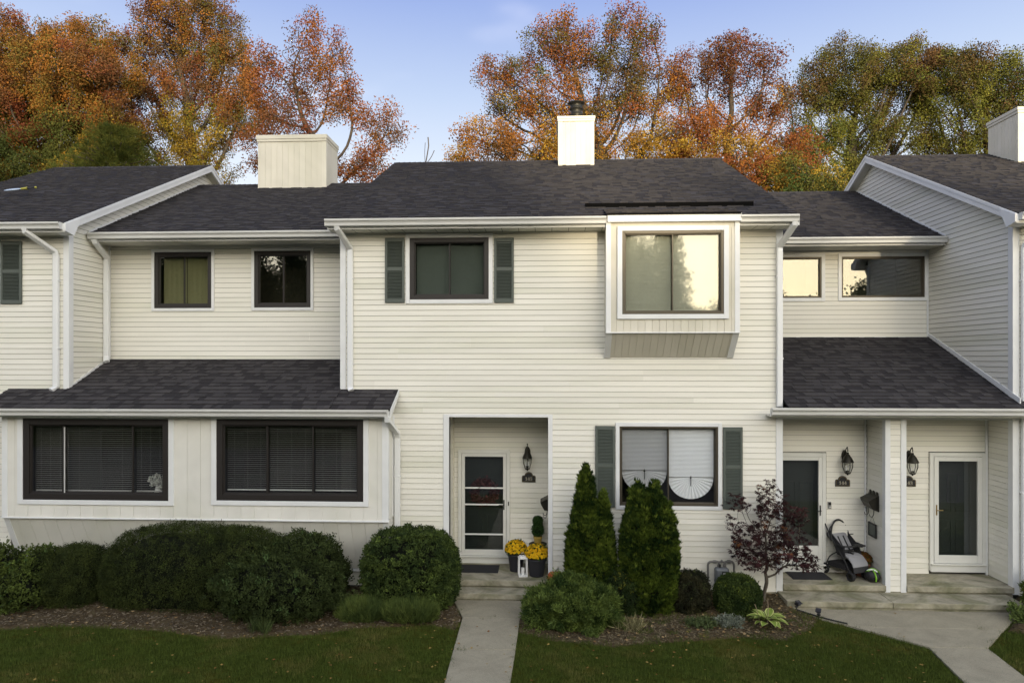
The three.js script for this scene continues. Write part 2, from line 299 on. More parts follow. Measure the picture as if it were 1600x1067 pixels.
// a roof slope rising from the eave (z = zE, y = yE) towards -z, with laminated shingles
function roofSlope(house, x0, x1, zE, yE, zR, { rear = 0, slope = SL, singles = 0, seed = 1, minU = -1e9, maxU = 1e9, label } = {}) {
  const yR = yE + (zE - zR) * slope, a = Math.atan(slope), len = Math.hypot(zE - zR, yR - yE), th = .035, nY = Math.cos(a), nZ = Math.sin(a);
  const g = [hexa([[x0, yE - th, zE], [x1, yE - th, zE], [x1, yR - th, zR], [x0, yR - th, zR], [x0, yE, zE], [x1, yE, zE], [x1, yR, zR], [x0, yR, zR]])];
  if (rear) g.push(hexa([[x0, yR - th, zR - .001], [x1, yR - th, zR - .001], [x1, yR - th - rear * slope, zR - rear], [x0, yR - th - rear * slope, zR - rear], [x0, yR, zR - .001], [x1, yR, zR - .001], [x1, yR - rear * slope, zR - rear], [x0, yR - rear * slope, zR - rear]]));
  const roof = wpart('roof', g, M.underlay, house); if (label) roof.userData.label = label;
  const R = rng(seed * 101 + 7), EX = .143, basis = new THREE.Matrix4().makeBasis(V(1, 0, 0), V(0, Math.sin(a), -Math.cos(a)), V(0, nY, nZ)), hp = rootOf(house).position;
  const pos = [], nor = [], uv = [], col = [], T3 = M.shingles.map((m) => m.color);
  const shape = (w, L, t) => {                       // wedge: butt edge thick, tail thin
    const q = [[0, 0, 0], [w, 0, 0], [w, L, 0], [0, L, 0], [0, 0, t], [w, 0, t], [w, L, .0012], [0, L, .0012]];
    return hexa([q[0], q[1], q[2], q[3], q[4], q[5], q[6], q[7]]);
  };
  const variants = singles ? [.10, .13, .165, .205, .25].map((w) => [.006, .019].map((t) => shape(w - .002, EX + .012, t))) : null;
  let made = 0;
  for (let r = 0; r * EX < len - .02; r++) {
    const v = r * EX - (r === 0 ? .02 : 0), L = Math.min(EX + .012, len - v);
    let u = x0 - R() * .25, hi = R() < .5;
    while (u < x1) {
      const wi = Math.floor(R() * 5), w = [.10, .13, .165, .205, .25][wi], t = hi ? .019 : .006;
      let tone = Math.floor(R() * 5); if (!hi) tone = R() < .75 ? 2 : 0; else if (tone === 2) tone = 4;  // low tabs mostly take the darkest tone: painted shadow beside the raised ones
      const A = Math.max(x0, u), B = Math.min(x1, u + w);
      if (B - A > .01) {
        const full = u >= x0 && u + w <= x1;
        if (variants && full && made < singles && A > minU && B < maxU && L > EX) {
          const o = part('shingle', variants[wi][hi ? 1 : 0], M.shingles[tone], roof);
          const p = V(A - hp.x, yE - hp.y, zE - hp.z).add(V(0, Math.sin(a) * v, -Math.cos(a) * v)).add(V(0, nY * .002, nZ * .002));
          o.position.copy(p); o.rotation.x = a - Math.PI / 2; made++;
        } else {
          const s = shape(B - A - .002, L, t); s.applyMatrix4(new THREE.Matrix4().makeTranslation(A - hp.x, yE + Math.sin(a) * v + nY * .002 - hp.y, zE - Math.cos(a) * v + nZ * .002 - hp.z).multiply(basis));
          const c = T3[tone]; for (let i = 0; i < s.attributes.position.count; i++) { pos.push(s.attributes.position.getX(i), s.attributes.position.getY(i), s.attributes.position.getZ(i)); nor.push(s.attributes.normal.getX(i), s.attributes.normal.getY(i), s.attributes.normal.getZ(i)); uv.push(s.attributes.uv.getX(i) + u, s.attributes.uv.getY(i) + v); col.push(c.r, c.g, c.b); }
        }
      }
      u += w; hi = hi ? R() < .45 : R() < .9;
    }
  }
  const s = new THREE.BufferGeometry(); s.setAttribute('position', new THREE.BufferAttribute(new Float32Array(pos), 3)); s.setAttribute('normal', new THREE.BufferAttribute(new Float32Array(nor), 3)); s.setAttribute('uv', new THREE.BufferAttribute(new Float32Array(uv), 2)); s.setAttribute('color', new THREE.BufferAttribute(new Float32Array(col), 3));
  part('shingles', s, M.shingle, roof, 'stuff');
  if (rear) { const caps = []; for (let u = x0; u < x1 - .05; u += .14) caps.push(hexa([[u, yR - .05, zR + .115], [u + .155, yR - .048, zR + .115], [u + .155, yR - .048, zR - .115], [u, yR - .05, zR - .115], [u, yR + .004, zR + .02], [u + .155, yR + .014, zR + .02], [u + .155, yR + .014, zR - .02], [u, yR + .004, zR - .02]])); wpart('ridge_cap', caps, M.shingles[1], roof, 'stuff'); }
  return roof;
}
function dripEdge(house, x0, x1, z, y) { return wpart('fascia', [box(x0, x1, y - .17, y - .035, z - .03, z - .006)], M.trim, house); }
// window in a wall that faces +z at z; outer size is that of the casing
function windowIn(house, o) {
  const { x0, x1, y0, y1, cw = .07, fw = .06, z, fm = M.bronze, lights = [0, .5, 1], glass = M.glass, blind = [], depth = .7, sill = cw, label } = o;
  const w = sub('window', house); if (label) w.userData.label = label;
  wpart('casing', frame(x0, x1, y0, y1, cw, z, z + .036, sill), M.trim, w);
  const a = x0 + cw - .002, b = x1 - cw + .002, c = y0 + sill - .002, d = y1 - cw + .002;
  wpart('frame', [...frame(a, b, c, d, fw, z - .10, z + .022), ...frame(a + fw, b - fw, c + fw, d - fw, .014, z - .07, z - .004)], fm, w);
  const A = a + fw, B = b - fw, Cc = c + fw, D = d - fw;
  for (let i = 0; i < lights.length - 1; i++) {
    const l = A + (B - A) * lights[i], r = A + (B - A) * lights[i + 1], zz = z - (i % 2 ? .062 : .034), ov = .014, sw = o.sw ?? .022;
    const L = l - (i ? ov : 0), Rr = r + (i < lights.length - 2 ? ov : 0);
    wpart('sash', frame(L, Rr, Cc, D, sw, zz - .014, zz + .014), o.sm || fm, w);
    wpart('pane', box(L + sw - .004, Rr - sw + .004, Cc + sw - .004, D - sw + .004, zz - .0005, zz + .0005), glass, w);
    const bl = blind[i % Math.max(1, blind.length)];
    if (bl) bl(w, L + sw, Rr - sw, Cc + sw, D - sw, z - (o.bz ?? .13));
  }
  const e = .02;
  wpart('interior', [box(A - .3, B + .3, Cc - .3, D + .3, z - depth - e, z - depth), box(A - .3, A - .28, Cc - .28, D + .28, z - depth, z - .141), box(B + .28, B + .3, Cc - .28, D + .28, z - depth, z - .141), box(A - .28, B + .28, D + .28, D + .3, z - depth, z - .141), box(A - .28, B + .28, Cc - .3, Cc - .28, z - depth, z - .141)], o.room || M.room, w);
  return w;
}
// blinds
const slats = (m, pitch, tilt, wd = .024, { cords = true, bottom = 0, railM } = {}) => (w, x0, x1, y0, y1, z) => {
  const g = [], R = rng(Math.round(x0 * 1000) + 77);
  for (let y = y0 + bottom + .02; y < y1; y += pitch) { const s = new THREE.BoxGeometry(x1 - x0 - .006, .0016, wd); s.rotateX(tilt + (R() - .5) * .05); s.rotateZ((R() - .5) * .0015); g.push(s.translate((x0 + x1) / 2, y, z)); }
  const o = wpart('venetian_blind', g, m, w, 'stuff');
  wpart('bottom_rail', rbox(x0 + .003, x1 - .003, y0 + bottom - .006, y0 + bottom + .018, z - .014, z + .014, .003), railM || m, w);
  if (cords) wpart('cord', [.18, .5, .82].map((f) => bar([x0 + (x1 - x0) * f, y0 + bottom, z + wd * .5], [x0 + (x1 - x0) * f, y1, z + wd * .5], .0009, 4)), m, w, 'stuff');
  return o;
};
const cloth = (m, wave = .012, pitch = .07) => (w, x0, x1, y0, y1, z) => {
  const n = Math.round((x1 - x0) / .01), v = []; const f = (u) => z - .03 + wave * Math.sin(u / pitch * 6.283) + wave * .5 * Math.sin(u / pitch * 2.1 + 1);
  for (let i = 0; i < n; i++) { const a = x0 + (x1 - x0) * i / n, b = x0 + (x1 - x0) * (i + 1) / n; v.push(a, y0, f(a), b, y0, f(b), b, y1, f(b), a, y0, f(a), b, y1, f(b), a, y1, f(a)); }
  const g = new THREE.BufferGeometry(); g.setAttribute('position', new THREE.BufferAttribute(new Float32Array(v), 3)); g.computeVertexNormals(); wpart('curtain', uvBox(g), m, w);
};
// pleated paper shade gathered into a fan at its foot
const fanShade = (m, low) => (w, x0, x1, y0, y1, z) => {
  const cx = (x0 + x1) / 2, R = (x1 - x0) / 2 - .004, cy = y0 + low + R, v = [], add = (...p) => { for (const q of p) v.push(...q); };
  const P = .024; for (let y = cy + .004; y < y1; y += P) { const t = Math.min(y1, y + P), m1 = (y + t) / 2; add([x0, y, z], [x1, y, z], [x1, m1, z + .012], [x0, y, z], [x1, m1, z + .012], [x0, m1, z + .012], [x0, m1, z + .012], [x1, m1, z + .012], [x1, t, z], [x0, m1, z + .012], [x1, t, z], [x0, t, z]); }
  const g = new THREE.BufferGeometry(); g.setAttribute('position', new THREE.BufferAttribute(new Float32Array(v), 3)); g.computeVertexNormals();
  wpart('pleated_shade', uvBox(g), m, w);
  const u = [], N = 34; for (let i = 0; i < N; i++) { const a = Math.PI * (1 + i / N) + .0, b = Math.PI * (1 + (i + 1) / N), h = i % 2 ? 0 : .016, k = i % 2 ? .016 : 0, r0 = .02; const q = (t, r, zz) => [cx + Math.cos(t) * r, cy + Math.sin(t) * r * (1 + .04 * Math.sin(t)), z + zz]; u.push(...q(a, r0, h * .2), ...q(a, R, h), ...q(b, R, k), ...q(a, r0, h * .2), ...q(b, R, k), ...q(b, r0, k * .2)); }
  const f = new THREE.BufferGeometry(); f.setAttribute('position', new THREE.BufferAttribute(new Float32Array(u), 3)); f.computeVertexNormals();
  wpart('shade_fan', uvBox(f), m, w);
  wpart('clip', rbox(cx - .006, cx + .006, cy - .16, cy + .03, z + .014, z + .024, .002), M.black, w);
};
function shutter(house, x0, x1, y0, y1, z) {
  const s = sub('shutter', house), st = .045, mid = (y0 + y1) / 2 + .02;
  wpart('stile', rbox(x0, x0 + st, y0, y1, z, z + .032, .005), M.shutter, s); wpart('stile', rbox(x1 - st, x1, y0, y1, z, z + .032, .005), M.shutter, s);
  for (const [a, b] of [[y0, y0 + .075], [mid - .035, mid + .035], [y1 - .075, y1]]) wpart('rail', rbox(x0 + st, x1 - st, a, b, z, z + .030, .004), M.shutter, s);
  wpart('backing', box(x0 + st, x1 - st, y0 + .07, y1 - .07, z, z + .006), M.shutter, s);
  const g = []; for (const [a, b] of [[y0 + .075, mid - .035], [mid + .035, y1 - .075]]) for (let y = a + .012; y < b - .006; y += .027) g.push(new THREE.BoxGeometry(x1 - x0 - 2 * st, .005, .026).rotateX(.62).translate((x0 + x1) / 2, y, z + .017));
  wpart('louvres', g, M.shutter, s, 'stuff'); return s;
}
function stormDoor(house, o) {
  const { x0, x1, y0, y1, z, rails = [], hx, side = 1, kick = .1, st = .075, label } = o;     // x0..x1: the door leaf
  const d = sub('door', house); if (label) d.userData.label = label;
  wpart('casing', [...frame(x0 - .075, x1 + .075, y0 - .15, y1 + .075, .07, z, z + .05, .02)], M.door, d);
  wpart('threshold', [rbox(x0 - .06, x1 + .06, y0 - .17, y0 - .02, z + .001, z + .06, .006), rbox(x0 - .06, x1 + .06, y0 - .03, y0 - .006, z + .001, z + .10, .004)], M.door, d);
  wpart('storm_frame', [rbox(x0, x0 + st, y0, y1, z + .012, z + .058), rbox(x1 - st, x1, y0, y1, z + .012, z + .058), rbox(x0 + st, x1 - st, y1 - st, y1, z + .012, z + .057), rbox(x0 + st, x1 - st, y0, y0 + kick, z + .012, z + .057)], M.door, d);
  for (const y of rails) wpart('rail', rbox(x0 + st, x1 - st, y - .014, y + .014, z + .022, z + .052, .004), M.white, d);
  wpart('pane', box(x0 + st - .005, x1 - st + .005, y0 + kick - .005, y1 - st + .005, z + .034, z + .036), M.glass, d);
  wpart('inner_door', [box(x0 - .02, x1 + .02, y0 - .02, y1 + .02, z - .139, z - .10), ...[[.12, .46, .16, .80], [.54, .88, .16, .80], [.12, .46, .95, 1.55], [.54, .88, .95, 1.55]].flatMap(([a, b, c, e]) => frame(x0 + (x1 - x0) * a, x0 + (x1 - x0) * b, y0 + c, y0 + e, .025, z - .10, z - .09))], M.darkDoor, d);
  const yy = y0 + (y1 - y0) * .5;
  wpart('handle', [rbox(hx - .012, hx + .012, yy - .10, yy + .10, z + .058, z + .068, .004), bar([hx, yy, z + .06], [hx, yy, z + .105], .009), tube([[hx, yy, z + .102], [hx - side * .05, yy + .002, z + .106], [hx - side * .10, yy, z + .10]], .008, 10, 6)], o.hm || M.black, d);
  return d;
}

// ---------------------------------------------------------------- the five houses of the row
const H1 = thing('townhouse', 'gabled end house at the left edge with one green shutter beside its downspout', 'house', [-11.2, 0, -5]);
const H2 = thing('townhouse', 'set back house with two dark upper windows and two wide dark lower windows', 'house', [-6.6, 0, -5]);
const H3 = thing('townhouse', 'middle cream house with boxed bay window, four green shutters and recessed entry', 'house', [0.25, 0, -5]);
const H4 = thing('townhouse', 'set back house with two wide clerestory windows above a double porch', 'house', [6.4, 0, -6]);
const H5 = thing('townhouse', 'gabled house at the right edge with a tall grey siding side wall', 'house', [11, 0, -5]);

// middle house -----------------------------------------------------------------
{
  const h = H3, z = 0;
  const oUL = [-2.625, -.983, 5.433, 6.741], oLow = [1.302, 3.245, 1.612, 3.217], oBay = [1.1, 3.43, 4.43, 6.85], oDoor = [-1.87, .10, .0, 3.345];
  const inset = (o, k = .07) => [o[0] + k, o[1] - k, o[2] + k, o[3] - k];
  const wall = wallBody('front_wall', h, -3.86, 4.33, .05, 6.8, z, [inset(oUL), inset(oLow), [1.3, 3.25, 4.9, 6.78], [-1.80, .057, .06, 3.312]]);
  clapboards(wall, { at: z, a: -3.77, b: 4.23, y0: .13, y1: 6.79, holes: [inset(oUL, .03), inset(oLow, .03), [1.12, 3.41, 4.44, 6.9], [-1.88, .11, .05, 3.34], [-4, -2.88, .4, 3.72]] });
  wpart('side_wall', [box(-3.86, -3.76, .05, 6.8, -10.6, -.141), box(4.23, 4.33, .05, 6.8, -10.6, -.141)], M.back, h);
  wpart('rear_wall', box(-3.86, 4.33, .05, 6.8, -10.75, -10.601), M.back, h);
  for (const x of [-3.86, 4.33]) { const g = new THREE.Shape([[-.0, 6.8], [5.2, 9.45], [10.6, 6.8]].map((p) => new THREE.Vector2(...p))); wpart('gable', new THREE.ExtrudeGeometry(g, { depth: .08, bevelEnabled: false }).rotateY(Math.PI / 2).translate(x < 0 ? x : x - .08, 0, 0), M.back, h); }
  wpart('corner_board', rbox(-3.875, -3.765, 3.7, 6.79, -.09, .026, .004), M.trim, h);
  wpart('corner_board', rbox(4.225, 4.345, .12, 6.79, -.09, .026, .004), M.trim, h);
  wpart('base_board', box(-2.86, 4.22, .05, .13, -.02, .012), M.step, h);
  // roof, eaves
  const ye = 6.936, ze = .42, zr = -5.2;
  const roof = roofSlope(h, -4.0, 4.5, ze, ye, zr, { rear: 5.6, seed: 3 });
  dripEdge(h, -4.0, 4.5, ze, ye);
  wpart('soffit', box(-3.99, 4.49, 6.765, 6.79, .016, ze - .012), M.soffit, h);
  for (let k = 0; k < 27; k++) wpart('soffit_groove', box(-3.85 + k * .305, -3.842 + k * .305, 6.762, 6.7645, .03, ze - .02), M.back, h);
  gutter(h, -4.01, 1.085, ze, 6.935); gutter(h, 3.45, 4.46, ze, 6.935);
  downspout(h, [[-3.80, 6.83, .47], [-3.80, 6.77, .45], [-3.67, 6.47, .06], [-3.67, 6.40, .055], [-3.67, 3.86, .055], [-3.64, 3.80, .10]], [[-3.67, 5.9, .05], [-3.67, 4.3, .05]]);
  downspout(h, [[4.40, 6.83, .47], [4.40, 6.77, .46], [4.27, 6.44, .07], [4.27, 6.36, .065], [4.27, 3.53, .065]], [[4.27, 5.9, .06], [4.27, 4.4, .06]]);
  wpart('flashing_strip', hexa([[.76, 7.235, -.245], [3.9, 7.235, -.245], [3.9, 7.235, -.40], [.76, 7.235, -.40], [.76, 7.345, -.255], [3.9, 7.345, -.255], [3.9, 7.37, -.42], [.76, 7.37, -.42]]), M.membrane, h);
  // boxed bay window on the upper floor
  const bay = sub('bay_window', h), bx0 = 1.096, bx1 = 3.432, bz = .45;
  roofSlope(h, bx0 - .015, bx1 + .02, .535, 6.985, -.27, { slope: .30, seed: 8 }).name = 'bay_roof';
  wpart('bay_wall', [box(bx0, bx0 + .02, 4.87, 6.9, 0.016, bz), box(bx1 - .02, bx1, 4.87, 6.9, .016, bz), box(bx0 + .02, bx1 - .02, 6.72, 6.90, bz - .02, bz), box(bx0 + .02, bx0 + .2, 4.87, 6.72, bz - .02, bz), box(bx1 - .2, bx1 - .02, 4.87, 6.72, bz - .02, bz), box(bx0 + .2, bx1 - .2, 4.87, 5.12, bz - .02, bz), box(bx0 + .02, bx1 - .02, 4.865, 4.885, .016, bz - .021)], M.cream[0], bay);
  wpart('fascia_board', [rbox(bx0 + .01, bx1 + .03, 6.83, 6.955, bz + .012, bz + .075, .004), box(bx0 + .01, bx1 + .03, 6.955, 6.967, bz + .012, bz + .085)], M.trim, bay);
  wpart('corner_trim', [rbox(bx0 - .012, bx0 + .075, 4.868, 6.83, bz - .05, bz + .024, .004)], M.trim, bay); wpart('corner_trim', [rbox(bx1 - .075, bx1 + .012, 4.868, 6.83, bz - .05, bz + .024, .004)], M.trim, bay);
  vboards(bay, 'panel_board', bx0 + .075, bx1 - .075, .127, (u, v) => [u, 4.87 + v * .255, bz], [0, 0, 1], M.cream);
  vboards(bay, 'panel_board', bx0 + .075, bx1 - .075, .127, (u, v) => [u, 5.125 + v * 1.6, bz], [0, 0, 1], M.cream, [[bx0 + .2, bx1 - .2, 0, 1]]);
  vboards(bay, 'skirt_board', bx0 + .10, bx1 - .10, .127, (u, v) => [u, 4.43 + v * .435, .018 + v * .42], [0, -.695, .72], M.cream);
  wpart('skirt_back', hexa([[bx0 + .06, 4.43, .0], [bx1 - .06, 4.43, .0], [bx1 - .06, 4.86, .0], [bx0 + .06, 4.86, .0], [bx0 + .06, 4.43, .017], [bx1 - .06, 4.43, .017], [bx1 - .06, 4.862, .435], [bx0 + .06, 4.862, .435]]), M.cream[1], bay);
  for (const [a, b] of [[bx0 - .01, bx0 + .10], [bx1 - .10, bx1 + .01]]) wpart('skirt_trim', hexa([[a, 4.42, .016], [b, 4.42, .016], [b, 4.41, .035], [a, 4.41, .035], [a, 4.862, .43], [b, 4.862, .43], [b, 4.862, .455], [a, 4.862, .455]]), M.trim, bay);
  wpart('bottom_moulding', rbox(bx0 - .02, bx1 + .02, 4.852, 4.872, bz - .02, bz + .035, .004), M.trim, bay);
  windowIn(h, { x0: 1.285, x1: 3.245, y0: 5.105, y1: 6.76, cw: .085, fw: .05, z: bz + .012, fm: M.bronze2, sm: M.bronze2, lights: [0, .5, 1], glass: M.glass2, blind: [slats(M.blindWhite, .024, 1.12, .026, { cords: false }), slats(M.blindWhite, .024, 1.12, .026, { cords: false })], depth: .55, room: M.blindGrey });
  // upper left window with shutters
  windowIn(h, { x0: oUL[0], x1: oUL[1], y0: oUL[2], y1: oUL[3], cw: .075, fw: .085, z, fm: M.bronze, sm: M.bronze, glass: M.glass, blind: [slats(M.blindGreen, .024, 1.2, .027, { cords: false })] });
  shutter(h, -3.015, -2.645, 5.452, 6.672, .016); shutter(h, -.955, -.587, 5.444, 6.654, .016);
  // lower window with pleated paper shades
  windowIn(h, { x0: oLow[0], x1: oLow[1], y0: oLow[2], y1: oLow[3], cw: .07, fw: .035, z, fm: M.bronze2, sm: M.bronze2, glass: M.glass, bz: .098, blind: [fanShade(M.shadeGrey, .16), fanShade(M.shadePaper, .04)] });
  shutter(h, .924, 1.287, 1.651, 3.156, .016); shutter(h, 3.262, 3.616, 1.64, 3.143, .016);
  // entry recess
  const rz = -1.05, rec = h;
  const back = wallBody('recess_wall', rec, -1.99, .12, .2, 3.4, rz, [[-1.70, -.78, .44, 2.50]]);
  clapboards(back, { at: rz, a: -1.88, b: .10, y0: .275, y1: 3.33, holes: [[-1.76, -.72, .2, 2.55]] });
  const lw = wpart('recess_side_wall', box(-1.99, -1.88, .2, 3.4, rz + .001, -.142), M.back, rec);
  clapboards(lw, { axis: 'z', at: -1.88, s: 1, a: rz, b: -.02, y0: .275, y1: 3.33 });
  const rw = wpart('recess_side_wall', box(.10, .2, .2, 3.4, rz + .001, -.142), M.back, rec);
  clapboards(rw, { axis: 'z', at: .10, s: -1, a: rz, b: -.02, y0: .275, y1: 3.33 });
  wpart('recess_ceiling', box(-1.89, .11, 3.335, 3.37, rz, -.141), M.soffit, rec);
  wpart('opening_trim', [rbox(-1.91, -1.805, .27, 3.36, -.13, .03, .004)], M.trim, rec); wpart('opening_trim', [rbox(.052, .135, .27, 3.36, -.13, .03, .004)], M.trim, rec);
  wpart('opening_trim', rbox(-1.805, .052, 3.305, 3.36, -.13, .028, .004), M.trim, rec);
  wpart('corner_strip', rbox(-1.88, -1.845, .27, 3.33, rz + .014, rz + .05, .004), M.cream[0], rec);
  stormDoor(h, { x0: -1.69, x1: -.79, y0: .43, y1: 2.485, z: rz, rails: [1.79, 1.455, .855], hx: -.835, side: 1, st: .062, kick: .115 });
  wpart('lock', rbox(-.755, -.735, 1.44, 1.52, rz + .05, rz + .062, .003), M.iron, h);
  // chimney
  const ch = sub('chimney', h), cx0 = .33, cx1 = 1.22, cz = -4.5, cd = -5.5;
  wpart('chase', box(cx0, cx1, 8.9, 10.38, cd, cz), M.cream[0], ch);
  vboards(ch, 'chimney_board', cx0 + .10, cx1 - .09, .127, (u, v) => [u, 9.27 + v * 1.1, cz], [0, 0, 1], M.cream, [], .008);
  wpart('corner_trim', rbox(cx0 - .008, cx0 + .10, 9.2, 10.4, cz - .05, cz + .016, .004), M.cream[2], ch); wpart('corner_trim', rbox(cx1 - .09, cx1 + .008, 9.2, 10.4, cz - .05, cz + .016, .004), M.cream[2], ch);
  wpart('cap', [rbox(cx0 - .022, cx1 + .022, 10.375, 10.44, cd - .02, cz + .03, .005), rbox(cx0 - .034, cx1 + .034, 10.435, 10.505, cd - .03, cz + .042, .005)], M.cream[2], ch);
  const prof = [[.155, 0], [.155, .07], [.18, .09], [.165, .11], [.14, .13], [.14, .2], [.175, .215], [.185, .235], [.155, .25], [.14, .33], [.21, .345], [.22, .365], [.12, .40], [.0, .405]].map((p) => new THREE.Vector2(...p));
  wpart('flue', new THREE.LatheGeometry(prof, 24).scale(1, 1.15, 1).translate(.79, 10.505, -4.75), M.iron, ch);
}

// left set back house ------------------------------------------------------------
{
  const h = H2, z = -1.22;
  const oA = [-8.262, -6.914, 5.397, 6.693], oB = [-6.122, -4.807, 5.403, 6.703], ins = (o, k) => [o[0] + k, o[1] - k, o[2] + k, o[3] - k];
  const wall = wallBody('front_wall', h, -9.2, -3.87, 4.1, 6.86, z, [ins(oA, .07), ins(oB, .07)]);
  clapboards(wall, { at: z, a: -9.16, b: -3.87, y0: 4.36, y1: 6.83, holes: [ins(oA, .03), ins(oB, .03)] });
  wpart('corner_strip', rbox(-9.19, -9.15, 4.3, 6.83, z + .012, z + .045, .004), M.trim, h);
  wpart('wall_base_trim', rbox(-9.19, -3.87, 4.325, 4.37, z + .002, z + .022, .004), M.trim, h);
  wpart('rear_wall', box(-9.2, -3.87, .05, 6.8, -9.5, -9.36), M.back, h);
  roofSlope(h, -9.19, -3.87, -.56, 6.925, -4.95, { rear: 4.4, seed: 5 });
  dripEdge(h, -9.19, -3.88, -.56, 6.925); wpart('soffit', box(-9.19, -3.88, 6.765, 6.79, z + .02, -.572), M.soffit, h);
  wpart('wall_flashing', hexa([[-9.186, 6.84, -.56], [-9.172, 6.84, -.56], [-9.172, 8.92, -4.95], [-9.186, 8.92, -4.95], [-9.186, 6.975, -.56], [-9.172, 6.975, -.56], [-9.172, 9.055, -4.95], [-9.186, 9.055, -4.95]]), M.trim, h);
  gutter(h, -9.14, -3.9, -.56, 6.92);
  downspout(h, [[-9.04, 6.80, -.52], [-9.04, 6.74, -.54], [-9.10, 6.5, -1.0], [-9.12, 6.42, -1.02], [-9.12, 4.46, -1.02], [-9.06, 4.34, -.93]], [[-9.12, 5.8, -1.02]]);
  for (const [o, bl] of [[oA, cloth(M.curtain, .003, .11)], [oB, null]]) windowIn(h, { x0: o[0], x1: o[1], y0: o[2], y1: o[3], cw: .06, fw: .085, z, glass: M.glass3, sm: M.bronze, blind: bl ? [bl, bl] : [] });
  const ch = sub('chimney', h), cx0 = -7.40, cx1 = -5.62, cz = -4.5, cd = -5.45;
  wpart('chase', box(cx0, cx1, 8.3, 10.0, cd, cz), M.cream[0], ch);
  vboards(ch, 'chimney_board', cx0 + .02, cx1 - .10, .15, (u, v) => [u, 8.78 + v * 1.2, cz], [0, 0, 1], M.cream, [], .008);
  vboards(ch, 'chimney_board', -cz + .02, -cd, .15, (u, v) => [cx1, 8.78 + v * 1.2, -u], [1, 0, 0], M.cream, [], .008);
  wpart('corner_trim', rbox(cx1 - .10, cx1 + .014, 8.78, 9.98, cz - .02, cz + .014, .004), M.cream[2], ch);
  wpart('base_trim', rbox(cx0 - .01, cx1 + .012, 8.74, 8.80, cz - .02, cz + .012, .004), M.cream[1], ch);
  wpart('cap', [rbox(cx0 - .02, cx1 + .02, 9.98, 10.05, cd - .02, cz + .03, .005), rbox(cx0 - .035, cx1 + .035, 10.045, 10.15, cd - .035, cz + .045, .006)], M.cream[1], ch);
  wpart('cricket', hexa([[cx0, 8.3, cd], [cx1, 8.3, cd], [cx1, 8.3, cd - .5], [cx0, 8.3, cd - .5], [cx0, 9.25, cd], [cx1, 9.25, cd], [cx1, 8.72, cd - .5], [cx0, 8.72, cd - .5]]), M.cream[1], ch);

  // lower bay of two windows under its own roof, in front of the wall line
  const lo = h, bz = .5, L0 = -10.10, L1 = -2.85;
  const wA = [-9.80, -6.82, 1.70, 3.30], wB = [-6.115, -3.20, 1.72, 3.30];
  wallBody('bay_wall', lo, L0, L1, 1.46, 3.36, bz, [ins(wA, .07), ins(wB, .07)], .1).material = M.vboard[1];
  wpart('bay_side_wall', [box(L1 - .06, L1, 1.46, 3.36, .017, bz - .101), box(L0, L0 + .06, 1.46, 3.36, .017, bz - .101), box(L0, L1, 1.45, 1.46, .02, bz)], M.vboard[0], lo);
  vboards(lo, 'panel_board', L0 + .09, L1 - .10, .253, (u, v) => [u, 1.462 + v * 1.86, bz], [0, 0, 1], M.vboard, [[wA[0] + .03, wA[1] - .03, (1.73 - 1.462) / 1.86, 1.01], [wB[0] + .03, wB[1] - .03, (1.75 - 1.462) / 1.86, 1.01]], .009);
  wpart('corner_trim', rbox(L1 - .105, L1 + .012, 1.455, 3.34, bz - .06, bz + .02, .004), M.trim, lo); wpart('corner_trim', rbox(L0 - .012, L0 + .095, 1.455, 3.34, bz - .06, bz + .02, .004), M.trim, lo);
  wpart('corner_trim', rbox(L1 - .01, L1 + .014, 1.455, 3.34, .017, .13, .004), M.trim, lo);
  wpart('bottom_moulding', rbox(L0 - .02, L1 + .02, 1.435, 1.462, bz - .03, bz + .03, .004), M.trim, lo);
  const sx = (u) => u;
  vboards(lo, 'skirt_board', L0 + .1, L1 - .1, .253, (u, v) => [sx(u), .47 + v * .965, .05 + v * .42], [0, -.40, .917], M.vboard);
  wpart('skirt_back', hexa([[L0, .46, -.02], [L1, .46, -.02], [L1, 1.44, -.02], [L0, 1.44, -.02], [L0, .46, .045], [L1, .46, .045], [L1, 1.436, .465], [L0, 1.436, .465]]), M.vboard[1], lo);
  for (const [a, b] of [[L0 - .006, L0 + .10], [L1 - .10, L1 + .006]]) wpart('skirt_trim', hexa([[a, .44, .03], [b, .44, .03], [b, .43, .066], [a, .43, .066], [a, 1.436, .44], [b, 1.436, .44], [b, 1.436, .488], [a, 1.436, .488]]), M.trim, lo);
  wpart('skirt_moulding', rbox(L0 - .02, L1 + .01, .405, .45, .0, .075, .004), M.trim, lo);
  const base = wallBody('base_wall', lo, L0 - 1.5, L1, .05, .42, 0);
  clapboards(base, { at: 0, a: L0 - 1.5, b: L1 - .01, y0: .20, y1: .405 });
  const roof = roofSlope(lo, -9.2, -3.86, .70, 3.50, -1.21, { slope: .466, seed: 11, singles: 245, minU: -9.19, maxU: -3.87 });
  const zf = -.0; roofSlope(lo, -10.37, -9.21, .70, 3.50, .016, { slope: .466, seed: 12, singles: 22 });
  roofSlope(lo, -3.85, -2.77, .70, 3.50, .016, { slope: .466, seed: 13, singles: 24 });
  for (const [x, s] of [[-2.77, 1], [-10.37, -1]]) wpart('rake_trim', hexa([[x, 3.34, .69], [x + .022 * s, 3.34, .69], [x + .022 * s, 3.72, .02], [x, 3.72, .02], [x, 3.485, .69], [x + .022 * s, 3.485, .69], [x + .022 * s, 3.80, .02], [x, 3.80, .02]]), M.trim, lo);
  dripEdge(lo, -10.36, -2.78, .70, 3.50); wpart('soffit', box(-10.36, -2.78, 3.335, 3.355, bz - .05, .686), M.soffit, lo);
